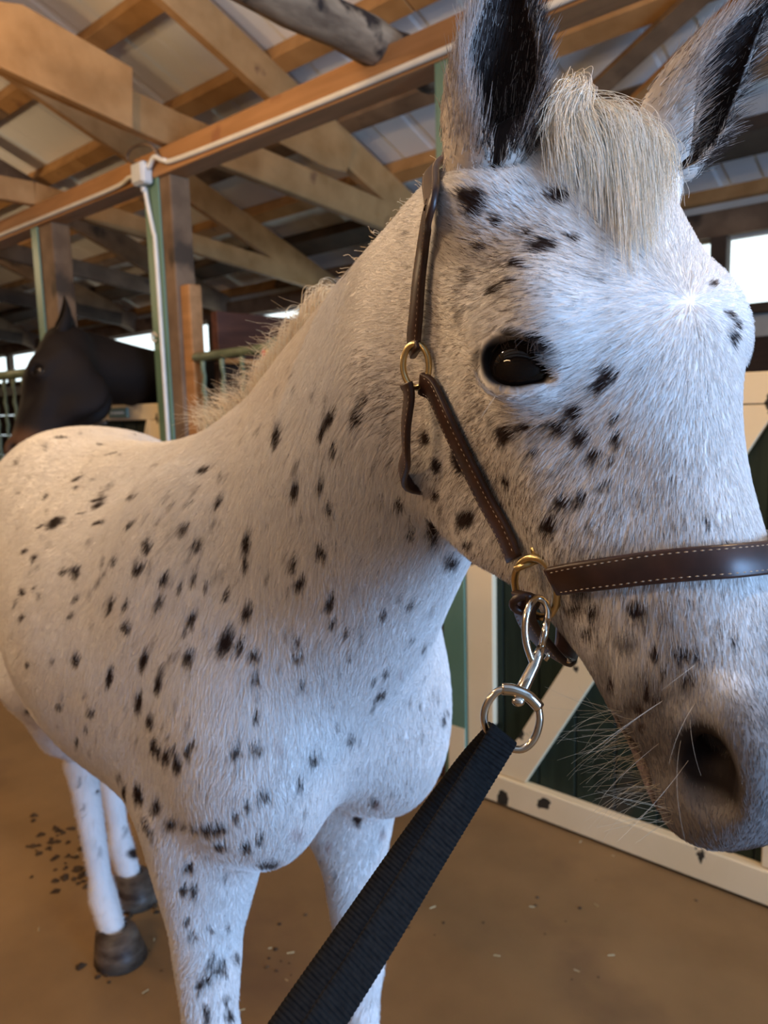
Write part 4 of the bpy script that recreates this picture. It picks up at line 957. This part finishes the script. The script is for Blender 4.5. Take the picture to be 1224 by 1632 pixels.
# ------------------------------------------------------------------ halter
M['leather'] = noise_mat('brown_leather', (.028, .013, .0095), (.050, .021, .014), 60, (1, 1, 1), .38, spec=.45, bump=.12, bdist=.001)
M['thread'] = noise_mat('tan_thread', (.42, .32, .22), (.5, .4, .28), 80)
M['brass'] = noise_mat('worn_brass', (.55, .42, .20), (.68, .54, .28), 50, (1, 1, 1), .28, metal=1, bump=.05, bdist=.0005)
M['chrome'] = noise_mat('worn_nickel', (.62, .57, .48), (.74, .70, .62), 60, (1, 1, 1), .16, metal=1, bump=.04, bdist=.0005)
M['webbing'] = noise_mat('black_nylon', (.0075, .007, .007), (.014, .013, .012), 300, (1, 1, 1), .8, spec=.07, bump=.3, bdist=.0006)
def ribbon(name, P_, N_, width, thick, mat, parent, stitch=True):
    """strap along the points P_, lying square to the normals N_, with rounded edges"""
    P_ = np.asarray(P_, float); N_ = unit(np.asarray(N_, float)); k = len(P_); T_ = unit(np.gradient(P_, axis=0))
    S_ = unit(np.cross(T_, N_)); U_ = np.cross(S_, T_); w = np.broadcast_to(np.asarray(width, float), (k,))
    sec = [(-1, 0), (-.97, .75), (-.86, 1), (0, 1.06), (.86, 1), (.97, .75), (1, 0), (.97, -.75), (.86, -1), (-.86, -1), (-.97, -.75)]; n = len(sec)
    V = [P_[i]+S_[i]*a*w[i]/2+U_[i]*c*thick/2 for i in range(k) for a, c in sec]; Fc = []
    for i in range(k-1):
        for j in range(n): Fc.append((i*n+j, i*n+(j+1) % n, (i+1)*n+(j+1) % n, (i+1)*n+j))
    Fc += [tuple(range(n))[::-1], tuple((k-1)*n+j for j in range(n))]
    o = raw(name, V, Fc, mat, parent, True)
    bm = bmesh.new(); bm.from_mesh(o.data); bmesh.ops.recalc_face_normals(bm, faces=bm.faces); bm.to_mesh(o.data); bm.free()
    if stitch:
        arc = np.concatenate([[0], np.cumsum(np.linalg.norm(np.diff(P_, axis=0), axis=1))]); VV, FF = [], []
        def ev(a): return [np.array([np.interp(a, arc, A[:, c]) for c in range(3)]) for A in (P_, S_, U_, T_)]+[np.interp(a, arc, w)]
        for side in (-1, 1):
            a = .006
            while a < arc[-1]-.006:
                p, s_, u_, t_, ww = ev(a); c = p+s_*side*(ww/2-.0030)+u_*(thick/2+.0001); q = len(VV)
                for (x, y, z) in ((-1, 0, -.3), (0, -1, 0), (1, 0, -.3), (0, 1, 0), (0, 0, 1.0)): VV.append(c+t_*x*.0016+s_*y*.00042+u_*z*.0005)
                FF += [(q, q+1, q+4), (q+1, q+2, q+4), (q+2, q+3, q+4), (q+3, q, q+4)]; a += .0046
        st_ = raw('stitching', np.array(VV)-0*np.array(parent.location), FF, M['thread'], parent, False)
        st_.parent = o; st_['kind'] = 'stuff'
    return o
def on_skin(pxs, lift):
    P_, N_ = [], []
    for x, y in pxs:
        h = hit_px(x, y)
        if h is not None: P_.append(h[0]+h[1]*lift); N_.append(h[1])
    return P_, N_
def on_head(pts, lift):
    P_, N_ = [], []
    for q in pts:
        h = BVH_SKIN.find_nearest(Vector(HEAD(*q))); P_.append(np.array(h[0])+np.array(h[1])*lift); N_.append(np.array(h[1]))
    return P_, N_
def smooth_path(P_, N_, k=7):
    N_ = [n/np.linalg.norm(n) for n in N_]
    for _ in range(2): N_ = [N_[0]]+[(N_[i-1]+N_[i]*2+N_[i+1])/4 for i in range(1, len(N_)-1)]+[N_[-1]]
    return spline(P_, k), unit(np.array(spline(N_, k)))
r1 = hit_px(684, 580); r2 = hit_px(858, 925)
halter = tag(empty('halter', r2[0]), 'brown leather halter with brass rings on the spotted head', 'halter')
def ring(name, c, n, u, ra, rb, r, mat, parent, k=36, egg=0.0):
    n = n/np.linalg.norm(n); u = u-n*(u@n); u /= np.linalg.norm(u); v = np.cross(n, u)
    return tube(name, [c+u*ra*math.cos(a)*(1+egg*math.sin(a))+v*rb*math.sin(a) for a in np.linspace(0, 2*math.pi, k, endpoint=False)], r, mat, parent, 10, True)
L_ = .006
a1, n1 = on_head([(.06, -.18, -.10), (.02, -.14, -.085), (-.03, -.12, -.05), (-.04, -.11, 0), (-.03, -.12, .05)], L_)
a2, n2 = on_skin([(704, 318), (697, 352), (690, 395), (683, 445), (677, 500), (673, 540)], L_+.002)
P_, N_ = smooth_path(a1+a2+[r1[0]+r1[1]*.012-UP*-.010], n1+n2+[r1[1]])
ribbon('crown_strap', P_, N_, .0185, .0050, M['leather'], halter)
c1 = r1[0]+r1[1]*.012
ring('upper_ring', c1, unit(r1[1]-FW*.9), UP, .0175, .0125, .0027, M['brass'], halter)
a, n = on_skin([(700, 622), (722, 668), (752, 730), (785, 797), (812, 845)], L_)
e2 = hit_px(834, 884)
P_, N_ = smooth_path([c1-UP*.014+RT*.006+r1[1]*.002]+a+[e2[0]+e2[1]*.009], [r1[1]]+n+[e2[1]])
ribbon('cheek_strap', P_, N_, .0195, .0055, M['leather'], halter)
d1 = (c1-CAM)@FW
a3 = [HEAD(.225, -.235, -.01), HEAD(.20, -.235, -.05), HEAD(.15, -.20, -.10)]; n3 = [-HEAD.R[:, 1], unit(-HEAD.R[:, 1]-HEAD.R[:, 2]), -HEAD.R[:, 2]]
P_ = [c1-UP*.014-RT*.008, at(652, 632, d1+.002), at(647, 680, d1+.012), at(648, 725, d1+.030), at(656, 772, d1+.085)]+a3
N_ = [r1[1], unit(r1[1]-RT*.9), unit(r1[1]-RT*1.6), unit(r1[1]-RT*1.6), unit(-RT-UP*.3)]+n3
P_, N_ = smooth_path(P_, N_); ribbon('throat_strap', P_, N_, .0185, .0050, M['leather'], halter)
# brass fitting on the cheek
n2_ = unit(r2[1]-FW*.6); c2 = at(853, 936, (r2[0]-CAM)@FW-.018)
ring('lower_ring', c2, n2_, UP+RT*.12, .0235, .0172, .0029, M['brass'], halter, egg=-.12)
def bline(q, r, nm): return tube(nm, [c2+RT*x-UP*y+n2_*z for x, y, z in q], r, M['brass'], halter, 10)
bline([(.004, -.019, .001), (.001, -.027, .003), (-.001, -.030, .001)], .0026, 'ring_prong'); bline([(.004, -.018, .001), (.013, -.020, .003), (.019, -.020, .003), (.020, -.010, .003)], .0027, 'ring_prong'); bline([(-.015, -.013, 0), (.004, -.021, .002)], .0024, 'ring_bar'); bline([(.013, -.012, .001), (.020, .008, .001), (.012, .018, 0)], .0026, 'ring_bar')
s0 = hit_px(893, 917)
a, n = on_skin([(930, 915), (980, 910), (1040, 904), (1100, 899), (1160, 895), (1215, 890)], L_)
b_, m_ = on_head([(.356, .0, -.030), (.345, -.04, -.062), (.33, -.085, -.085), (.318, -.125, -.085)], L_)
P_, N_ = smooth_path([s0[0]+s0[1]*.008]+a+b_, [s0[1]]+n+m_)
ribbon('noseband', P_, N_, .0215, .0060, M['leather'], halter)
dr = (c2-CAM)@FW
P_ = [c2-RT*.010-UP*.004, at(836, 962, dr+.002), at(838, 985, dr+.010), at(858, 1016, dr+.030), at(900, 1046, dr+.055), HEAD(.335, -.195, -.01), HEAD(.325, -.185, -.045), HEAD(.315, -.14, -.082)]
N_ = [unit(-RT-FW*.5), unit(-RT-FW*.6), unit(-RT-UP*.4-FW*.5), unit(-RT*.6-UP-FW*.4), unit(-UP-FW*.35-RT*.3), -HEAD.R[:, 1], unit(-HEAD.R[:, 1]-HEAD.R[:, 2]), -HEAD.R[:, 2]]
P_, N_ = smooth_path(P_, N_); ribbon('chin_strap', P_, N_, .0205, .0060, M['leather'], halter)
bk = at(905, 1052, dr+.040); tube('buckle_stud', [bk, bk-FW*.004], .0022, M['chrome'], halter, 8)
tube('keeper', [at(836, 962, dr-.001)+RT*.0085*math.cos(a_)+UP*.006*math.sin(a_)-FW*.004*math.sin(a_) for a_ in np.linspace(0, 6.28, 16)], .0032, M['leather'], halter, 8)

# ------------------------------------------------------------------ lead with snap hook
lead = tag(empty('lead_rope', at(816, 1146, .50)), 'black ribbed nylon lead with a nickel snap clipped to the halter', 'lead')
dS = dr-.012
hookp = [(872, 990, 0), (873, 972, .002), (866, 957, .005), (854, 954, .004), (843, 968, -.001), (837, 995, -.004), (839, 1024, -.005), (847, 1050, -.004), (852, 1060, -.002)]
tube('snap_hook', spline([at(x, y, dS+z) for x, y, z in hookp], 5), .0027, M['chrome'], lead, 10)
tube('snap_gate', [at(872, 985, dS), at(868, 1010, dS-.001), at(863, 1032, dS-.002)], .0026, M['chrome'], lead, 10)
tube('snap_barrel', [at(863, 1030, dS-.002), at(857, 1046, dS-.003), at(852, 1060, dS-.004), at(842, 1080, dS-.006), at(833, 1098, dS-.008), at(830, 1104, dS-.009)], [.0028, .0038, .0042, .0046, .0048, .0038], M['chrome'], lead, 14)
tube('gate_thumb', [at(869, 1052, dS-.001), at(874, 1046, dS-.002), at(872, 1040, dS-.002)], .0016, M['chrome'], lead, 8)
dE = dS-.012
eyep = [(806, 1098, 0), (790, 1104, .000), (775, 1125, .001), (772, 1150, .002), (784, 1176, .003), (806, 1190, .003), (832, 1194, .002), (851, 1178, .001), (860, 1150, 0), (858, 1126, 0)]
tube('swivel_ring', spline([at(x, y, dE+z) for x, y, z in eyep], 5), .0027, M['chrome'], lead, 10)
tube('swivel_bar', spline([at(800, 1098, dE), at(820, 1100, dE-.001), at(842, 1110, dE-.001), at(860, 1128, dE)], 5), .0042, M['chrome'], lead, 12, False, (FW, .75))
rv = at(826, 1118, dE-.002); V, Fc = [], []
for i in range(6):
    a_ = math.pi/2*i/5
    for j in range(16): V.append(rv-FW*.0026*math.sin(a_)+.0046*math.cos(a_)*(RT*math.cos(j*math.pi/8)+UP*.8*math.sin(j*math.pi/8)))
Fc = [(i*16+j, (i+1)*16+j, (i+1)*16+(j+1) % 16, i*16+(j+1) % 16) for i in range(5) for j in range(16)]
raw('rivet', V, Fc, M['chrome'], lead, True)
def webbing(name, path, width, rib=.0029, thick=.0022):
    pts = np.array(spline([p for p, _ in path], 24)); nn = unit(np.array(spline([n for _, n in path], 24)))
    arc = np.concatenate([[0], np.cumsum(np.linalg.norm(np.diff(pts, axis=0), axis=1))]); K = int(arc[-1]/rib*6); q = np.linspace(0, arc[-1], K)
    P_ = np.stack([np.interp(q, arc, pts[:, c]) for c in range(3)], 1); N_ = unit(np.stack([np.interp(q, arc, nn[:, c]) for c in range(3)], 1)); T_ = unit(np.gradient(P_, axis=0))
    S_ = unit(np.cross(T_, N_)); U_ = np.cross(S_, T_); rel = np.abs(np.sin(q/rib*math.pi)); V, Fc = [], []; cols = [-1, -.94, -.5, 0, .5, .94, 1]; n = len(cols)*2
    for i in range(K):
        for j, a_ in enumerate(cols): V.append(P_[i]+S_[i]*a_*(width/2+.0004*rel[i])+U_[i]*((thick/2-.0005+.0009*rel[i])*(1 if abs(a_) < .97 else .2)+.0002*math.sin(i*.7+j)))
        for a_ in cols[::-1]: V.append(P_[i]+S_[i]*a_*(width/2+.0004*rel[i])-U_[i]*(thick/2-.0005+.0009*rel[i])*(1 if abs(a_) < .97 else .2))
    for i in range(K-1):
        for j in range(n): Fc.append((i*n+j, i*n+(j+1) % n, (i+1)*n+(j+1) % n, (i+1)*n+j))
    Fc += [tuple(range(n))[::-1], tuple((K-1)*n+j for j in range(n))]
    o = raw(name, V, Fc, M['webbing'], lead, True)
    bm = bmesh.new(); bm.from_mesh(o.data); bmesh.ops.recalc_face_normals(bm, faces=bm.faces); bm.to_mesh(o.data); bm.free(); return o
nF = unit(-FW+RT*.25+UP*.1)
webbing('webbing', [(at(804, 1168, dE-.003), nF), (at(797, 1181, dE-.006), nF), (at(767, 1230, dE-.012), nF), (at(690, 1355, dE-.040), nF), (at(600, 1503, dE-.075), nF), (at(516, 1634, dE-.105), nF), (at(425, 1782, dE-.135), nF), (at(330, 1960, dE-.165), nF), (at(270, 2240, dE-.175), nF), (at(255, 2700, dE-.17), nF)], .0232)
nB = unit(-FW-RT*.25+UP*.1)
webbing('webbing', [(at(800, 1168, dE+.006), nB), (at(788, 1182, dE+.008), nB), (at(745, 1232, dE+.008), nB), (at(658, 1352, dE-.012), nB), (at(556, 1500, dE-.046), nB), (at(465, 1632, dE-.076), nB), (at(367, 1782, dE-.106), nB), (at(275, 1960, dE-.135), nB), (at(215, 2240, dE-.145), nB), (at(200, 2700, dE-.14), nB)], .0232)

# ------------------------------------------------------------------ bay horse looking over its door
pO = at(80, 524, 3.62); pM = at(-6, 742, 3.44)
lax = unit(pM-pO); fax = -RT-.25*FW; fax = unit(fax-lax*(fax@lax)); sax = np.cross(lax, fax)
BS = np.linalg.norm(pM-pO)/.53
def bay_local(w): return (np.stack([lax, fax, sax]).T.T@(np.asarray(w)-pO))/BS
BR_ = np.stack([lax, fax, sax], 1)
SB = Sdf(); HB = Frame((0, 0, 0), np.eye(3))
nk = [bay_local(q) for q in (at(120, 584, 3.68), at(190, 599, 3.90), at(262, 612, 4.20), at(330, 640, 4.6))]
tp = [bay_local(q) for q in (at(96, 545, 3.66), at(150, 554, 3.80), at(215, 577, 4.0), at(262, 595, 4.2), at(330, 620, 4.6))]
SB.chain(nk, [.095, .105, .12, .22], .06); SB.chain(tp, [.055, .05, .05, .055, .1], .06)
G_ = Sdf(); horse_head(G_, HB); SB.group(G_, .03)
allp = np.array(nk+tp); lo_ = np.minimum(allp.min(0)-.34, [-.1, -.3, -.16]); hi_ = np.maximum(allp.max(0)+.34, [.6, .1, .16])
bv, bq = surface_net(SB, lo_, hi_, .012); bv = settle(SB, bv, 1)
ears_b = [ear_shell(np.array([.02, -.055, .05*s]), np.array([-.115, -.02, .065*s]), np.array([.1, .8, .45*s]), .030) for s in (1, -1)]
bf = [list(q) for q in bq]; ear0 = len(bv)
for v_, f_ in ears_b: k = len(bv); bv = np.concatenate([bv, v_]); bf += [[i+k for i in f] for f in f_]
bc = np.tile(np.array([.011, .007, .005]), (len(bv), 1)); bl = bv[:, 0]
mz = sstep(.37, .43, bl)*sstep(.52, .47, bl); bc = bc*(1-mz[:, None])+np.array([.10, .045, .02])*mz[:, None]*1.0
bc *= (1+.35*wob(bv, 25))[:, None]
bay = mesh_obj('horse', pO+(bv*BS)@BR_.T, bf, M['coat'])
_ca = bay.data.attributes.new('tint', 'FLOAT_COLOR', 'POINT'); _ca.data.foreach_set('color', np.concatenate([bc, np.ones((len(bc), 1))], 1).astype(np.float32).ravel())
tag(bay, 'dark bay horse looking out over its stall door', 'horse')
for s in (1, -1):
    c, u, v, n = eye_frame(HB, s); c = c-n*EYE_IN; V, Fc = [], []
    for i in range(13):
        for j in range(20): V.append(pO+BR_@((c+EYE_R*(n*math.cos(math.pi*i/12)+math.sin(math.pi*i/12)*(u*math.cos(j*math.pi/10)+v*math.sin(j*math.pi/10))))*BS))
    raw('eye', V, [(i*20+j, (i+1)*20+j, (i+1)*20+(j+1) % 20, i*20+(j+1) % 20) for i in range(12) for j in range(20)], M['eye'], bay, True)
